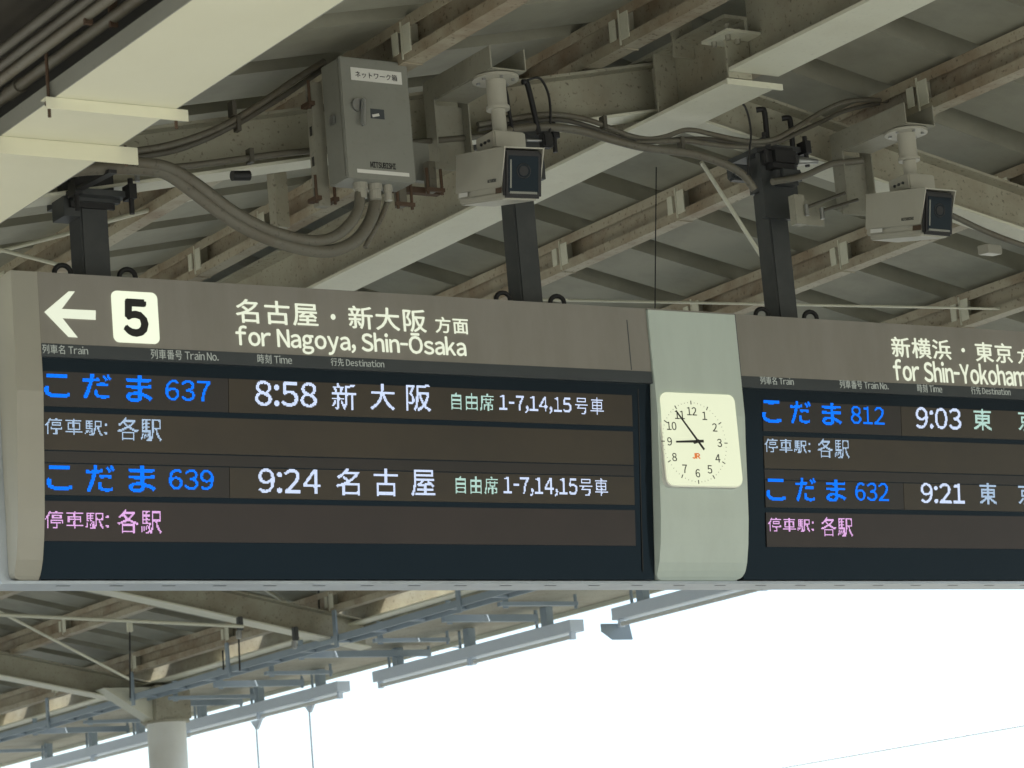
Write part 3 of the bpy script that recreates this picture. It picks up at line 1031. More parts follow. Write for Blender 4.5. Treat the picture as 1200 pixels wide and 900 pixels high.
# ---------------------------------------------------------------- poles
pole_spec = ((4.415, 4.55, 'leftmost dark square pole holding the left board, under the cream tray'),
             (6.25, 4.80, 'middle dark square pole below the left camera'),
             (7.50, 4.82, 'right dark square pole with tall hook bolts above the clock'))
for k, (x, ztop, lb) in enumerate(pole_spec):
    th = thing('hanging_pole', (x, YS, ZT_), lb, 'pole', 'dark poles carrying the sign')
    hw = (0.053, 0.049, 0.049)[k]
    zp = [4.55, 4.78, 4.70][k]
    MB().obox((x, YS, (ZT_ + zp) / 2), (1, 0, 0), (0, 1, 0), (0, 0, 1), 2 * hw, 2 * hw, zp - ZT_, 0.006).build('post', M['pole'], th)
    MB().obox((x, YS, ZT_ + 0.006), (1, 0, 0), (0, 1, 0), (0, 0, 1), 0.2, 0.12, 0.012).build('base_plate', M['pole'], th)
    zb = zt(x) - RH
    if k == 0:
        MB().box(x - 0.095, x + 0.075, YS - hw - 0.014, YS - hw - 0.001, 4.40, 4.535).build('gusset', M['black'], th)
        MB().box(x - 0.115, x - hw - 0.001, YS - 0.05, YS + 0.05, 4.37, 4.50).build('gusset', M['pole'], th)
        MB().obox((x - 0.10, YS - 0.25, zb - 0.030), (1, 0, 0), (0, 1, 0.05), (0, 0, 1), 0.03, 0.36, 0.012).build('arm', M['black'], th)
    # clamp: plates gripping the bottom flange of the rafter
    MB().box(x - 0.09, x + 0.09, YS - hw - 0.03, YS - hw - 0.002, zp - 0.13, zb - 0.012 if zb - 0.012 > zp - 0.10 else zp).build('clamp_plate', M['pole'], th)
    MB().box(x - 0.10, x + 0.10, YS - 0.125, YS + 0.125, zb - 0.014 - 0.02, zb - 0.012).build('clamp_plate', M['pole'], th)
    if zp < zb - 0.05:
        MB().box(x - 0.055, x + 0.055, YS - 0.055, YS + 0.055, zp + 0.001, zb - 0.035).build('neck', M['pole'], th)
    for sx in (-1, 1):
        MB().box(x + sx * 0.105 - 0.014, x + sx * 0.105 + 0.014, YS - 0.16, YS - 0.10, zb - 0.045, zb + 0.008).build('clip', M['black'], th)
        MB().tube([(x + sx * 0.105, YS - 0.14, zb - 0.10), (x + sx * 0.105, YS - 0.14, zb + 0.03)], 0.010, 8).build('bolt', M['black'], th)
    for sx in (-1, 1):
        MB().tube([(x + sx * 0.125, YS - 0.03, ZT_ - 0.003), (x + sx * 0.125, YS - 0.03, ZT_ + 0.03)], 0.009, 8).build('shank', M['black'], th)
        MB().ring((x + sx * 0.125, YS - 0.03, ZT_ + 0.047), (0.25, 1, 0), 0.029, 0.0095).build('eye_bolt', M['black'], th)
# tall hook bolts and clamp body on the right pole
th = thing('beam_clamp', (7.5, YS - 0.05, 4.9), 'black cast clamp with two tall hook bolts gripping the rafter above the right pole', 'clamp')
x = 7.5
zc = 4.80
MB().obox((x - 0.01, YS - 0.09, 4.815), (1, 0, 0), (0, 1, 0), (0, 0, 1), 0.15, 0.12, 0.09, 0.02).build('body', M['black'], th)
MB().obox((x + 0.02, YS - 0.10, 4.745), (1, 0, 0), (0, 1, 0), (0, 0, 1), 0.13, 0.08, 0.08, 0.02).build('jaw', M['pole'], th)
MB().tube([(x + 0.04, YS - 0.15, 4.80), (x + 0.15, YS - 0.15, 4.805)], [0.022, 0.010], 10).build('screw', M['steel'], th)
MB().obox((x - 0.13, YS + 0.02, 4.78), (1, 0, 0), (0, 1, 0), (0, 0, 1), 0.10, 0.05, 0.07, 0.01).build('jaw', M['pole'], th)
for (px, pt, pb) in ((895.5, 128, 190), (925.5, 138, 195)):
    a, b = at_y(px, pb, 9.27), at_y(px, pt, 9.27)
    a.x = b.x
    MB().tube(spline([a, a.lerp(b, .5), b - Vector((0, 0, .012)), b + Vector((-0.008, 0.006, 0)), b + Vector((-0.026, 0.02, 0.0))], 5), 0.0115, 8).build('hook_bolt', M['black'], th)


# ---------------------------------------------------------------- cables and conduits
def run(name, pts, Y, r, m_, label, cat, group=None, seg=10, clips=(), sub=6):
    P3 = []
    for q in pts:
        y = q[2] if len(q) > 2 else Y
        P3.append(at_y(q[0], q[1], y))
    o = thing(name, P3[len(P3) // 2], label, cat, group)
    MB().tube(spline(P3, sub), r, seg).build('tube', M[m_], o)
    for (px, py) in clips:
        c = at_y(px, py, Y)
        MB().obox(c, (1, 0, 0), (0, 1, 0), (0, 0, 1), 0.016, 2 * r + 0.012, 2 * r + 0.030).build('clip', M['conduit_dark'], o)
    return o


CG = 'conduits along the rafter'
YC = 9.235
run('conduit', [(60, 205), (90, 199), (120, 197), (150, 197), (178, 199), (200, 206), (233, 230), (258, 249), (283, 265), (310, 278), (340, 288), (370, 294), (393, 293), (418, 281), (434, 258), (439, 240), (439, 228)],
    8.98, 0.0235, 'conduit', 'thickest grey conduit looping down from the switch box to the leftmost pole', 'conduit', CG, 14, sub=7)
run('conduit', [(160, 190), (190, 194), (212, 203), (240, 222), (266, 242), (290, 257), (315, 269), (340, 277), (370, 282), (392, 277), (410, 262), (420, 244), (422, 226)],
    8.96, 0.020, 'conduit', 'second grey conduit looping just above the thickest one under the switch box', 'conduit', CG, 14, sub=7)
run('conduit', [(454, 224), (453, 238), (446, 256), (436, 274), (428, 290)], 9.0, 0.010, 'conduit', 'thinnest conduit leaving the right end of the switch box bottom', 'conduit', CG)
run('conduit', [(80, 192), (130, 183), (160, 177), (190, 172), (220, 164), (247, 154), (270, 143), (300, 125), (322, 110), (345, 94), (380, 72)],
    9.20, 0.013, 'conduit', 'upper thin conduit climbing across the rafter to the back of the box', 'conduit', CG, clips=((272, 128),))
run('conduit', [(80, 196), (130, 187), (160, 184), (198, 178), (224, 170), (248, 160), (270, 149), (284, 142), (312, 125), (336, 110), (380, 80)],
    9.20, 0.011, 'conduit_dark', 'lower darker conduit climbing across the rafter to the back of the box', 'conduit', CG, clips=((278, 146),))
run('conduit', [(195, 197), (240, 192), (292, 185), (330, 180), (372, 176), (420, 172), (470, 168), (520, 164), (560, 160), (600, 154)],
    YC, 0.012, 'conduit', 'thin conduit along the bottom edge of the rafter behind the box', 'conduit', CG, clips=((293, 183),))
run('conduit', [(560, 146), (600, 139), (625, 135), (650, 134), (675, 137), (700, 144), (720, 152), (738, 159), (760, 163), (780, 160), (800, 153), (815, 153), (833, 157), (860, 163), (885, 166), (907, 163), (925, 154), (945, 142), (965, 130), (988, 120), (1012, 117), (1040, 118)],
    9.20, 0.0105, 'conduit', 'topmost conduit of the bundle snaking right from the middle pole', 'conduit', CG, clips=((707, 144),))
run('conduit', [(560, 152), (600, 145), (630, 141), (660, 141), (690, 148), (715, 157), (735, 163), (765, 165), (800, 163), (830, 163), (860, 168), (890, 170), (915, 165), (940, 153), (962, 143), (985, 132), (1005, 126), (1030, 121)],
    9.215, 0.0095, 'conduit_dark', 'second conduit of the bundle snaking right from the middle pole', 'conduit', CG)
run('conduit', [(580, 158), (610, 150), (645, 149), (680, 153), (715, 163), (750, 172), (780, 176), (810, 180), (835, 187), (855, 195), (872, 206), (884, 222)],
    9.16, 0.0165, 'conduit', 'thick conduit under the bundle dropping to the right pole clamp', 'conduit', CG, 12)
run('conduit', [(745, 167), (775, 166), (800, 165), (825, 168), (850, 171), (880, 173)],
    9.18, 0.010, 'conduit', 'short conduit below the bundle between girder and right pole', 'conduit', CG, clips=((798, 168),))
run('conduit', [(905, 213), (925, 210), (945, 205), (960, 198), (975, 192), (992, 190), (1010, 188)],
    9.2, 0.014, 'conduit', 'conduit curving right from the right pole clamp to the camera bracket', 'conduit', CG)
run('conduit', [(1105, 248), (1125, 257), (1150, 269), (1180, 281), (1215, 293)], 9.25, 0.013, 'conduit', 'conduit under the falling rafter right of the right camera', 'conduit', CG)
SG = 'dark straps round the rafter'
run('strap', [(612, 96), (617, 97), (621, 110), (626, 132), (632, 158)], 9.15, 0.011, 'black', 'widest black strap hanging over the rafter above the middle pole', 'strap', SG, 6)
run('strap', [(618, 94), (630, 91), (637, 97), (643, 112), (645, 132), (644, 157)], 9.15, 0.005, 'black', 'thin looped black cable right of the wide strap', 'strap', SG, 6)
run('strap', [(590, 96), (594, 112), (597, 132), (601, 154)], 9.15, 0.007, 'black', 'black strap left of the wide strap beside the camera pipe', 'strap', SG, 6)
run('cable', [(866, 118), (873, 125), (878, 140), (880, 158), (878, 180), (876, 205)], 9.05, 0.0045, 'black', 'thin black cable drooping beside the right pole', 'cable')
kb = at_y(640, 165, 9.12)
th = thing('cable_clamp', kb, 'small black clamp where the straps end on the middle pole', 'clamp')
MB().obox(kb, (1, 0, 0), (0, 1, 0), (0, 0, 1), 0.045, 0.04, 0.06, 0.006).build('body', M['black'], th)
MB().tube([kb + Vector((-0.09, 0, -0.005)), kb + Vector((0.0, 0, 0.0))], 0.006, 8).build('pin', M['steel'], th)

# bracing rods
RG = 'thin brace rods under the roof'
for (a, b, Y1, Y2, r, m_, lb) in (
        ((620, 351), (1260, 363.5), 10.6, 10.6, 0.0065, 'flange', 'long pale rod running level just above both boards'),
        ((-30, 285), (96, 317), 11.0, 11.0, 0.009, 'flange', 'pale brace rod falling rightwards left of the leftmost pole'),
        ((-30, 302), (90, 271), 11.4, 11.4, 0.009, 'flange', 'pale brace rod rising to the leftmost pole'),
        ((120, 261), (230, 231), 11.0, 11.0, 0.010, 'flange', 'pale brace rod right of the leftmost pole'),
        ((822, 190), (892, 300), 9.75, 9.95, 0.0095, 'flange', 'pale diagonal rod meeting the right pole from the left'),
        ((-20, 719.5), (285, 734), 19.0, 19.0, 0.013, 'flange', 'long level pale rod below the left board'),
        ((-10, 712), (152, 796), 20.4, 21.4, 0.011, 'flange', 'pale diagonal rod at the far left below the board'),
        ((300, 684), (374, 731), 19.4, 20.2, 0.013, 'flange', 'short pale diagonal rod meeting the rafter below the board'),
        ((769, 196), (767.5, 372), 10.0, 10.0, 0.0026, 'black', 'thin black hanging rod between middle and right pole'),
        ((152, 728), (152.5, 818), 19.2, 19.2, 0.006, 'black', 'black hanging rod far left below the board'),
        ((373, 688), (375.5, 752), 19.4, 19.4, 0.007, 'black', 'black hanging rod below the middle of the left board'),
        ((279, 728), (281, 786), 19.5, 19.5, 0.007, 'black', 'black hanging rod under the rafter bracket below the board'),
        ((261, 762), (262, 785), 20.0, 20.0, 0.007, 'black', 'short black hanging rod left of the rafter bracket rods'),
        ((494, 694), (496, 714), 18.5, 18.5, 0.007, 'black', 'short black hanging rod at the daylight gap')):
    A, B = at_y(*a, Y1), at_y(*b, Y2)
    o = MB().tube([A, A.lerp(B, 0.5), B], r, 8).build('brace_rod', M[m_], origin=(A + B) / 2)
    tag(o, lb, 'rod', RG)
# fittings on the rafter below the board
for (px, py, Y, lb) in ((281, 731, 19.17, 'dark rod clamp on the rafter below the board, the left one'), (346, 743, 19.17, 'dark rod clamp on the rafter below the board, the right one')):
    c = at_y(px, py, Y)
    th = thing('rod_clamp', c, lb, 'clamp', 'rod clamps on the far rafter')
    MB().obox(c, (1, 0, 0), (0, 1, 0), (0, 0, 1), 0.035, 0.05, 0.10, 0.005).build('jaw', M['pole'], th)
    MB().obox(c + Vector((-0.02, -0.01, -0.08)), (1, 0, 0), (0, 1, 0), (0, 0, 1), 0.03, 0.04, 0.06, 0.005).build('nut', M['steel'], th)
c = at_y(152, 735, 19.2)
tag(MB().obox(c, (1, 0, 0), (0, 1, 0), (0, 0, 1), 0.04, 0.03, 0.07, 0.005).build('rod_anchor', M['flange'], origin=c), 'small pale anchor block at the top of the far left hanging rod', 'anchor')

# vertical post stub left of the box and a dark coil
a, b = at_y(324, 203, 9.9), at_y(325, 268, 9.9)
tag(MB().box(a.x - 0.028, a.x + 0.028, 9.87, 9.93, b.z, a.z).build('hanger_post', M['beam'], origin=a), 'short cream hanger post between the leftmost pole and the box', 'post')
a = at_y(272, 206, 9.2)
tag(MB().tube([a, a + Vector((0.07, 0, 0.006))], 0.019, 12).build('cable_gland', M['black'], origin=a), 'short black roll fixed under the rafter left of the box', 'gland')
# small lamp-like bolts below conduits
a = at_y(161, 213, 9.1)
tag(MB().tube([a, a + Vector((0, 0, 0.05))], 0.010, 8).build('beam_bolt', M['steel'], origin=a), 'small bolt clamp below the conduit right of the leftmost pole', 'bolt')

# ---------------------------------------------------------------- switch box
YX = 8.9
A, B, C_ = at_y(396, 66, YX), at_y(476, 73.5, YX), at_y(407, 209.5, YX)
bx0, bx1, bz0, bz1 = 5.217, 5.503, 4.463, 4.918
sb = thing('switch_box', ((bx0 + bx1) / 2, YX, bz0), 'grey steel switch box with white label strip, handle and three conduits below', 'switch box')
dep = 0.125
MB().obox(((bx0 + bx1) / 2, YX + dep / 2 + 0.008, (bz0 + bz1) / 2), (1, 0, 0), (0, 1, 0), (0, 0, 1), bx1 - bx0 - 0.004, dep, bz1 - bz0 - 0.004, 0.004).build('body', M['box'], sb)
dr = MB().obox(((bx0 + bx1) / 2, YX, (bz0 + bz1) / 2), (1, 0, 0), (0, 1, 0), (0, 0, 1), bx1 - bx0, 0.016, bz1 - bz0, 0.004).build('door', M['box'], sb)
yf0 = YX - 0.0082


def bq(u, v):          # door coordinates 0..1 from top left
    return (bx0 + (bx1 - bx0) * u, bz1 - (bz1 - bz0) * v)


def decal(u0, v0, u1, v1, m_, nm, d=0.001):
    x0, z1 = bq(u0, v0)
    x1, z0 = bq(u1, v1)
    return MB().box(x0, x1, yf0 - d, yf0 + 0.0005, z0, z1).build(nm, m_, dr), (x0, x1, z0, z1)


o, (x0, x1, z0, z1) = decal(0.155, 0.085, 0.90, 0.19, M['white'], 'name_label')
lettering('ネットワーク箱', x0 + 0.018, x1 - 0.02, z0 + 0.011, z1 - 0.013, lambda z: yf0 - 0.001, M['ink'], dr, 0.003, 0.0006, 0.0003)
o, q = decal(0.14, 0.925, 0.90, 0.955, M['white'], 'name_label')
lettering('TOSHIN-ELECTRIC-CO'[:0] + 'ﾈｯﾄﾜｰｸ', q[0] + 0.01, q[1] - 0.01, q[2] + 0.004, q[3] - 0.004, lambda z: yf0 - 0.001, M['box'], dr, 0.0, 0.0004, 0.0003) if False else None
x0, z1 = bq(0.34, 0.855); x1, z0 = bq(0.71, 0.905)
lettering('MITSUBISHI', x0, x1, z0, z1, lambda z: yf0, M['ink'], dr, 0.03, 0.0006, 0.0003)
decal(0.40, 0.415, 0.60, 0.495, M['strip'], 'sticker')
x0, z1 = bq(0.375, 0.42)
MB().obox((x0 + 0.028, yf0 - 0.0015, z1 - 0.022), (1, 0, 0.25), (0, 1, 0), (-0.25, 0, 1), 0.03, 0.0008, 0.010).build('sticker', M['white'], dr)
hx, hz = bq(0.21, 0.40)
MB().tube([(hx, yf0 + 0.001, hz), (hx, yf0 - 0.012, hz)], 0.024, 16).build('handle_rose', M['steel'], dr)
MB().obox((hx + 0.012, yf0 - 0.021, hz - 0.030), (0.10, 0, 1), (0, 1, 0), (1, 0, -0.10), 0.105, 0.016, 0.017, 0.005).build('handle', M['steel'], dr)
MB().box(bx0 - 0.010, bx0 - 0.0005, YX + 0.05, YX + 0.08, 4.68, 4.71).build('side_lug', M['steel'], sb)
# glands under the box
for (px, py, r) in ((422, 216, 0.027), (439, 217, 0.027), (454, 218, 0.018)):
    c = at_y(px, py, YX + 0.06)
    MB().tube([(c.x, c.y, bz0 + 0.003), (c.x, c.y, bz0 - 0.02), (c.x, c.y, bz0 - 0.021), (c.x, c.y, bz0 - 0.055)], [r, r, r * 0.82, r * 0.80], 14, False).build('gland', M['cover'], sb)
# unistrut channels and rusty clamps behind the box
for k, (px0, px1, pt, pb, Y, lb) in enumerate(((353, 381, 97, 243, 9.10, 'slotted steel channel with rusty rods on the left side of the switch box'),
                                               (462, 474, 215, 243, 9.06, 'rusty channel end hanging under the switch box'),
                                               (497, 508, 190, 226, 9.06, 'rusty channel end right of the switch box bottom'))):
    A, B = at_y(px0, pt, Y), at_y(px1, pb, Y)
    th = thing('strut_channel', A.lerp(B, 0.5), lb, 'channel', 'strut channels round the switch box')
    xm = (A.x + at_y(px1, pt, Y).x) / 2
    w = 0.048 if k == 0 else 0.03
    MB().box(xm - w / 2, xm + w / 2, Y - 0.02, Y + 0.02, B.z, A.z).build('channel', M['bracket'] if k == 0 else M['conduit'], th)
    if k == 0:
        for q in range(4):
            zq = A.z - 0.05 - q * 0.115
            MB().box(xm - w / 2 - 0.0012, xm - w / 2 + 0.001, Y - 0.008, Y + 0.008, zq - 0.035, zq).build('slot', M['ink'], th)
        for sx in (-1, 1):
            for zz in (A.z - 0.05, B.z + 0.06):
                MB().tube([(xm + sx * 0.038, Y - 0.03, zz - 0.055), (xm + sx * 0.038, Y - 0.03, zz + 0.05)], 0.006, 8).build('rod', M['rust'], th)
                MB().box(xm + sx * 0.036 - 0.012, xm + sx * 0.036 + 0.012, Y - 0.045, Y + 0.02, zz - 0.045, zz - 0.03).build('clamp', M['rust'], th)
    else:
        MB().box(xm - 0.04, xm + 0.04, Y - 0.035, Y - 0.022, B.z - 0.004, B.z + 0.010).build('clamp', M['rust'], th)
        for sx in (-1, 1):
            MB().tube([(xm + sx * 0.030, Y - 0.028, B.z - 0.015), (xm + sx * 0.030, Y - 0.028, B.z + 0.085)], 0.006, 8).build('rod', M['rust'], th)
th = thing('backing_rail', (5.4, 9.09, 4.5), 'horizontal rusty rail behind the bottom of the switch box', 'rail')
A, B = at_y(455, 221, 9.09), at_y(513, 213, 9.09)
MB().box(A.x, B.x, 9.075, 9.105, A.z - 0.012, A.z + 0.012).build('rail', M['rust'], th)
A, B = at_y(486, 165, 9.09), at_y(508, 214, 9.09)
MB().box(A.x, A.x + 0.07, 9.11, 9.14, B.z + 0.01, A.z).build('plate', M['box'], th)


# ---------------------------------------------------------------- CCTV cameras
def cctv(px, py, pole_px, arm_top, scale_lab, lb, lbb, yaw, pitch, dx=0.0, Lh=0.42):
    """px,py: centre of the housing in the photograph; Y 8.9"""
    Yc = 8.9
    c = at_y(px, py, Yc)
    # bracket ------------------------------------------------------------
    vx = at_y(arm_top[0], arm_top[1], 9.25).x
    ztop = at_y(arm_top[0], arm_top[1], 9.25).z
    bk = thing('camera_bracket', (vx + 0.08, 9.22, ztop), lbb, 'bracket', 'bent steel brackets of the cameras')
    zbot = ztop - 0.345
    wB = 0.15
    t = 0.006
    # vertical channel: side plate, front plate with tilted lower end
    MB().box(vx, vx + t, 9.19, 9.262, zbot + 0.02, ztop).build('side_plate', M['bracket'], bk)
    MB().box(vx + t + 0.0005, vx + wB, 9.235, 9.235 + t, zbot, ztop - 0.09).build('front_plate', M['bracket'], bk)
    MB().box(vx + wB + 0.0005, vx + wB + t, 9.19, 9.262, zbot, ztop).build('side_plate', M['bracket'], bk)
    # horizontal arm towards the viewer
    ye = Yc - 0.12
    MB().box(vx, vx + t, ye, 9.1895, ztop - 0.085, ztop + 0.0).build('arm_side', M['bracket'], bk)
    MB().box(vx + t + 0.0005, vx + wB, ye, 9.1895, ztop - 0.088, ztop - 0.088 + t).build('arm_plate', M['bracket'], bk)
    MB().box(vx + wB + 0.0005, vx + wB + t, ye, 9.1895, ztop - 0.085, ztop).build('arm_side', M['bracket'], bk)
    # camera -------------------------------------------------------------
    pxw = vx + wB * 0.5
    cm = thing('security_camera', (pxw, Yc - 0.02, c.z), lb, 'security camera', 'security cameras hung from the rafter')
    yp = Yc - 0.03
    zt_ = ztop - 0.092
    MB().tube([(pxw, yp, zt_), (pxw, yp, zt_ - 0.010)], 0.088, 28).build('flange', M['cctv'], cm)
    for q in range(6):
        a_ = q * PI / 3 + 0.3
        MB().tube([(pxw + 0.066 * math.cos(a_), yp + 0.066 * math.sin(a_), zt_ - 0.0105), (pxw + 0.066 * math.cos(a_), yp + 0.066 * math.sin(a_), zt_ - 0.018)], 0.007, 6, False).build('bolt', M['steel'], cm)
    MB().tube([(pxw, yp, zt_ - 0.0102), (pxw, yp, zt_ - 0.11)], 0.037, 20).build('sleeve', M['cctv'], cm)
    MB().tube([(pxw, yp, zt_ - 0.1105), (pxw, yp, zt_ - 0.124)], 0.044, 20).build('collar', M['cctv'], cm)
    zpan = c.z + 0.150
    MB().tube([(pxw, yp, zt_ - 0.1245), (pxw, yp, zpan)], 0.027, 20).build('stem', M['cctv'], cm)
    MB().obox((pxw, yp, zpan - 0.034), (1, 0, 0), (0, 1, 0), (0, 0, 1), 0.14, 0.13, 0.07, 0.006).build('pan_head', M['cctv'], cm)
    for q in range(3):
        MB().tube([(pxw - 0.0705, yp - 0.03 + q * 0.026, zpan - 0.034), (pxw - 0.076, yp - 0.03 + q * 0.026, zpan - 0.034)], 0.006, 8).build('screw', M['pole'], cm)
    # housing: axis points towards the viewer and down
    ax = Vector((math.sin(yaw) * math.cos(pitch), -math.cos(yaw) * math.cos(pitch), -math.sin(pitch)))
    sd_ = Vector((math.cos(yaw), math.sin(yaw), 0))
    up = sd_.cross(ax) * -1
    if up.z < 0:
        up = -up
    Wh, Hh = 0.158, 0.178
    c = Vector((pxw + dx, yp - 0.02, c.z - 0.018))
    MB().obox(c - ax * 0.0, ax, sd_, up, Lh, Wh - 0.02, Hh - 0.03, 0.006).build('housing', M['cctv'], cm)
    # sun shield: roof and two slanted sides, longer than the housing
    for s_ in (-1, 1):
        o1 = c + sd_ * (s_ * Wh / 2)
        hh = Hh / 2
        f0, f1 = Lh / 2 + 0.025, Lh / 2 - 0.005
        poly = [o1 + ax * f0 + up * hh, o1 + ax * f1 - up * (hh * 0.55), o1 - ax * (Lh / 2 - 0.01) - up * (hh * 0.55), o1 - ax * (Lh / 2 - 0.01) + up * hh]
        MB().prism(poly, sd_ * (-s_ * 0.004)).build('shield_side', M['cctv'], cm)
    MB().obox(c + ax * 0.0175 + up * (Hh / 2 + 0.0025), ax, sd_, up, Lh + 0.015, Wh + 0.004, 0.005).build('shield_top', M['cctv'], cm)
    # lower body tray
    MB().obox(c - up * (Hh / 2 - 0.008) + ax * 0.01, ax, sd_, up, Lh - 0.04, Wh - 0.012, 0.028, 0.006).build('lower_body', M['cctv'], cm)
    # front bezel and glass
    fc = c + ax * (Lh / 2 + 0.006) - up * 0.004
    MB().obox(fc, ax, sd_, up, 0.022, Wh - 0.008, Hh - 0.006, 0.008).build('front_bezel', M['black'], cm)
    MB().obox(fc + ax * 0.0115, ax, sd_, up, 0.003, Wh - 0.04, Hh - 0.045).build('front_glass', M['glass'], cm)
    MB().ring(fc + ax * 0.0128 + up * 0.012, ax, 0.026, 0.0022, 24, 6).build('lens_ring', M['black'], cm)
    MB().tube([fc + ax * 0.0132 + up * 0.012, fc + ax * 0.0150 + up * 0.012], 0.018, 20).build('lens', M['black'], cm)
    MB().obox(fc + ax * 0.0132 + sd_ * (-Wh / 2 + 0.028), ax, sd_, up, 0.002, 0.006, Hh - 0.075).build('glass_trim', M['box'], cm)
    MB().obox(fc + ax * 0.0125 - up * (Hh / 2 - 0.022), ax, sd_, up, 0.003, Wh - 0.05, 0.008).build('wiper', M['box'], cm)
    # side print and sticker
    def sided(u, v, w, h, m_, nm):
        MB().obox(c - sd_ * (Wh / 2 + 0.0006) + ax * u + up * v, ax, sd_, up, w, 0.001, h).build(nm, m_, cm)
    sided(0.08 - Lh / 2, -Hh / 2 + 0.030, 0.075, 0.016, M['white'], 'sticker')
    sided(Lh / 2 - 0.025, -Hh / 2 + 0.026, 0.05, 0.020, M['rust'], 'rust_patch')
    # maker's name, printed small on the side shield
    me = text_mesh('MITSUBISHI', 0.02)
    xs = [v.co.x for v in me.vertices]; ys = [v.co.y for v in me.vertices]
    a0, b0, c0, d0 = min(xs), max(xs), min(ys), max(ys)
    pw = world_of(cm)
    for v in me.vertices:
        u = Lh / 2 - 0.12 + (v.co.x - a0) / (b0 - a0) * 0.075
        w = -0.030 + (v.co.y - c0) / (d0 - c0) * 0.012
        v.co = c - sd_ * (Wh / 2 + 0.0006 + (0.0006 if v.co.z > 0 else 0)) + ax * u + up * w - pw
    me.materials.clear(); me.materials.append(M['strip'])
    o = bpy.data.objects.new('lettering', me); COL.objects.link(o); o.parent = cm
    # cable from the rear
    p0_ = c - ax * (Lh / 2 + 0.001) + up * 0.02
    MB().tube(spline([p0_, p0_ - ax * 0.05 + up * 0.01, p0_ - ax * 0.06 + up * 0.08], 5), 0.007, 8).build('cable', M['black'], cm)
    return cm


cctv(578, 207, None, (497, 97), None, 'left security camera pointing right above the middle pole, beside the switch box',
     'bent steel bracket holding the left camera, right of the switch box', math.radians(-8), math.radians(12), -0.042)
cctv(1058, 252, None, (974, 158), None, 'right security camera with rusty lower corner pointing right, right of the right pole',
     'bent steel bracket holding the right camera, right of the right pole', math.radians(0), math.radians(11), -0.06, 0.355)

# bracket piece with two rods left of the right camera bracket
A = at_y(927, 229, 9.15)
th = thing('clamp_bracket', A, 'cream angle bracket with two threaded rods between right pole and right camera', 'bracket')
B = at_y(940, 264, 9.15)
MB().box(A.x, A.x + 0.05, 9.13, 9.17, B.z, A.z).build('plate', M['bracket'], th)
MB().box(A.x + 0.055, A.x + 0.175, 9.17, 9.18, B.z + 0.01, A.z - 0.01).build('plate', M['bracket'], th)
for (q0, q1) in (((945, 243), (990, 226)), ((963, 247), (1005, 234))):
    P0, P1 = at_y(*q0, 9.12), at_y(*q1, 9.12)
    MB().tube([P0, P1], 0.007, 8).build('rod', M['conduit_dark'], th)
    MB().tube([P0 + Vector((0, 0, -0.035)), P0 + Vector((0, 0, 0.012))], 0.009, 8).build('nut', M['steel'], th)
# cream block under the falling rafter
A = at_y(1160, 293, 9.3)
tag(MB().obox(A, (1, 0.35, 0.10), (-0.35, 1, 0), (0, 0, 1), 0.13, 0.05, 0.04, 0.003).build('packing_block', M['cover'], origin=A), 'small cream block under the rafter right of the right camera', 'block')

# ---------------------------------------------------------------- far edge: cable tray, arms, lamps
ct = thing('cable_rack', (10.85, 20, 4.16), 'long blue-grey cable rack hanging along the roof edge below the left board', 'cable rack')
MB().box(10.83, 10.845, 14.5, YF, 4.165, 4.215).build('side_rail', M['bluegrey'], ct)
MB().box(10.99, 11.005, 14.5, YF, 4.165, 4.215).build('side_rail', M['bluegrey'], ct)
for k in range(26):
    y = 14.8 + 0.55 * k
    MB().box(10.846, 10.989, y, y + 0.03, 4.17, 4.185).build('rung', M['bluegrey'], ct)
for k in range(7):
    y = 15.6 + 1.75 * k
    MB().box(10.815, 10.829, y, y + 0.05, 4.12, 4.40).build('hanger', M['bluegrey'], ct)
for k, (y, ln, z) in enumerate(((20.09, 1.02, 4.283), (18.87, 0.45, 4.234), (21.47, 0.62, 4.232), (17.88, 0.60, 4.240), (17.13, 0.45, 4.242), (20.59, 0.40, 4.217), (22.3, 0.6, 4.235), (23.2, 0.95, 4.28), (24.0, 0.45, 4.235), (25.2, 0.8, 4.28), (26.4, 0.5, 4.235))):
    names = ('longest blue-grey arm, ending beside the curved cable', 'short thin blue-grey arm right of the longest arm', 'blue-grey arm left of the round bracket rods, above the second lamp',
             'thick blue-grey arm under the middle of the left board', 'rightmost thin blue-grey arm just under the board', 'thin blue-grey arm left of the longest arm')
    arm = thing('support_arm', (11.1, y, z - 0.06), names[k] if k < 6 else ('thin blue-grey arm just right of the round column top', 'thick blue-grey arm crossing just left of the round column', 'shortest blue-grey arm left of the round column', 'long blue-grey arm near the left edge below the board', 'blue-grey arm nearest the left edge of the photo')[k - 6], 'arm', 'blue-grey arms beside the cable rack')
    h = 0.05 if k in (0, 2, 3, 7, 9) else 0.028
    MB().box(11.007, 11.2 + ln, y, y + 0.045, z - 0.11 - 0.0, z - 0.11 + h).build('bar', M['bluegrey'], arm)
    MB().tube([(11.19 + ln, y + 0.02, z - 0.13), (11.19 + ln, y + 0.02, z - 0.03)], 0.012, 8).build('bolt', M['bluegrey'], arm)
    MB().box(11.06, 11.10, y + 0.046, y + 0.06, z - 0.12, z + 0.05).build('drop_plate', M['bluegrey'], arm)
# curved cable
run('cable', [(496, 742), (505, 750), (518, 755), (540, 757)], 20.4, 0.018, 'bluegrey', 'curved cable dropping from the longest arm to the lamp', 'cable', 'drooping lamp cables')
run('cable', [(275, 775), (281, 785), (288, 791), (296, 792)], 22.9, 0.018, 'bluegrey', 'curved cable dropping to the second lamp near the column', 'cable', 'drooping lamp cables')

LX = 12.0
# fluorescent fixtures along the eave
sy = LX / 11.6


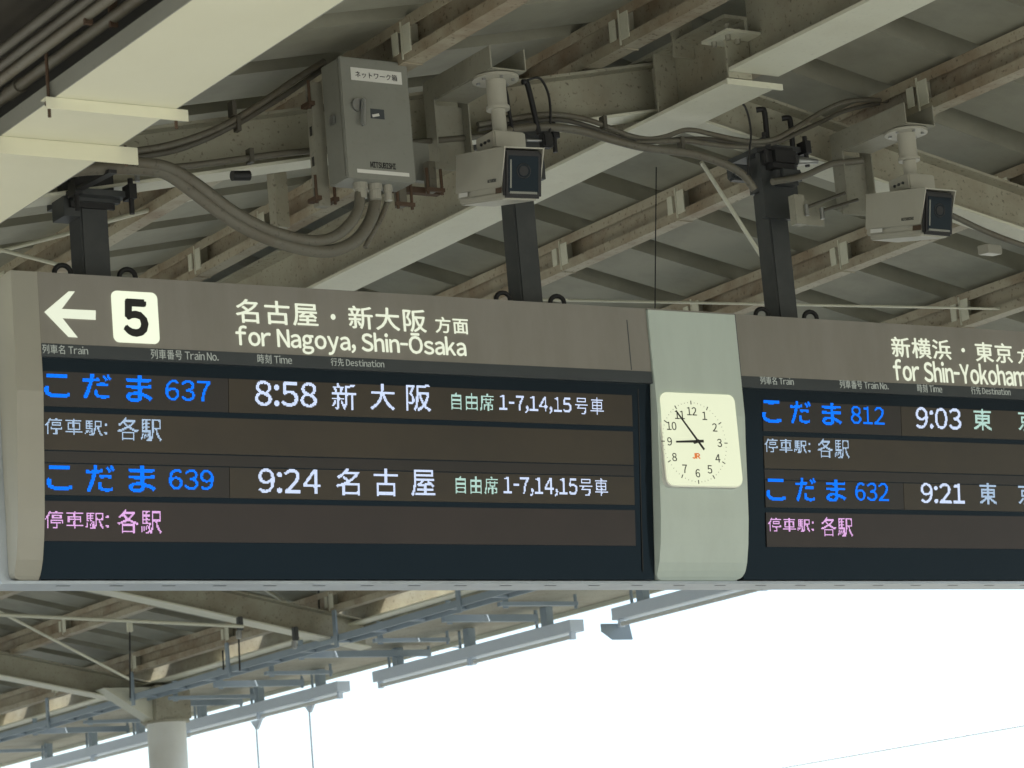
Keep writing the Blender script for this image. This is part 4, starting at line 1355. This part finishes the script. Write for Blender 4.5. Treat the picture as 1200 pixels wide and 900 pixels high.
def fixture(y0, y1, label, reflector=False):
    th = thing('fluorescent_lamp', (LX, (y0 + y1) / 2, 4.0), label, 'lamp', 'fluorescent lamps along the roof edge')
    zt1 = 4.115
    MB().box(LX - 0.045, LX + 0.075, y0, y1, zt1 - 0.085, zt1).build('body', M['fixture'], th)
    zl = zt1 - 0.117
    mid = (y0 + y1) / 2
    for (a, b) in ((y0 + 0.03, mid - 0.01), (mid + 0.01, y1 - 0.03)):
        MB().tube([(LX, a + 0.03, zl), (LX, b - 0.03, zl)], 0.016, 12).build('tube', M['white'], th)
        for y in (a, b - 0.03):
            MB().box(LX - 0.02, LX + 0.02, y, y + 0.028, zl - 0.022, zt1 - 0.0855).build('socket', M['fixture'], th)
    for q in range(3):
        y = y0 + 0.35 + q * (y1 - y0 - 0.7) / 2
        MB().box(LX - 0.01, LX + 0.05, y, y + 0.08, zt1 + 0.0005, zg - 0.001).build('hanger', M['bluegrey'], th)
        MB().tube([(LX + 0.02, y + 0.18, zt1 + 0.0005), (LX + 0.02, y + 0.18, zg - 0.001)], 0.012, 8).build('rod', M['bluegrey'], th)
    if reflector:
        pl = [(LX - 0.14, y1 + 0.0, zl - 0.045), (LX - 0.05, y1 + 0.0, zl - 0.105), (LX + 0.12, y1, zl - 0.105), (LX + 0.10, y1, zl + 0.01), (LX - 0.14, y1, zl + 0.01)]
        MB().prism(pl, (0, 0.012, 0)).build('end_plate', M['bluegrey'], th)
    return th


fixture(13.70, 16.605 * sy, 'fluorescent lamp whose dark blue end plate shows just under the clock', True)
fixture(17.12 * sy, 19.90 * sy, 'fluorescent lamp hanging in the middle below the left board')
fixture(20.46 * sy, 23.25 * sy, 'fluorescent lamp right of the round column')
fixture(23.80 * sy, 26.5 * sy, 'fluorescent lamp at the far left behind the round column')
# slender posts standing at the platform edge beyond
for (px, pt, lb) in ((300, 848, 'slender pale post with forked top right of the round column, the left one'), (362, 828, 'slender pale post with forked top, the right one under the lamp')):
    A = at_x(px, pt, 12.05)
    th = thing('screen_post', (A.x, A.y, 0), lb, 'post', 'slender posts under the lamps')
    MB().tube([(A.x, A.y, 0.0), (A.x, A.y, A.z - 0.05)], 0.008, 10).build('shaft', M['fixture'], th)
    MB().prism([(A.x, A.y - 0.10, A.z + 0.03), (A.x, A.y + 0.10, A.z + 0.03), (A.x, A.y + 0.011, A.z - 0.05), (A.x, A.y - 0.011, A.z - 0.05)], (0.02, 0, 0)).build('fork', M['fixture'], th)
# overhead wire of the far track
A, B = at_x(880, 906, 14), at_x(1200, 850, 14)
d = B - A
o = MB().tube([A - d * 12, A, B, B + d * 3], 0.006, 8).build('overhead_wire', M['fixture'], origin=A)  # pale colour stands in for the overexposed sky washing out the wire
tag(o, 'pale overhead wire crossing the white sky at bottom right', 'wire')
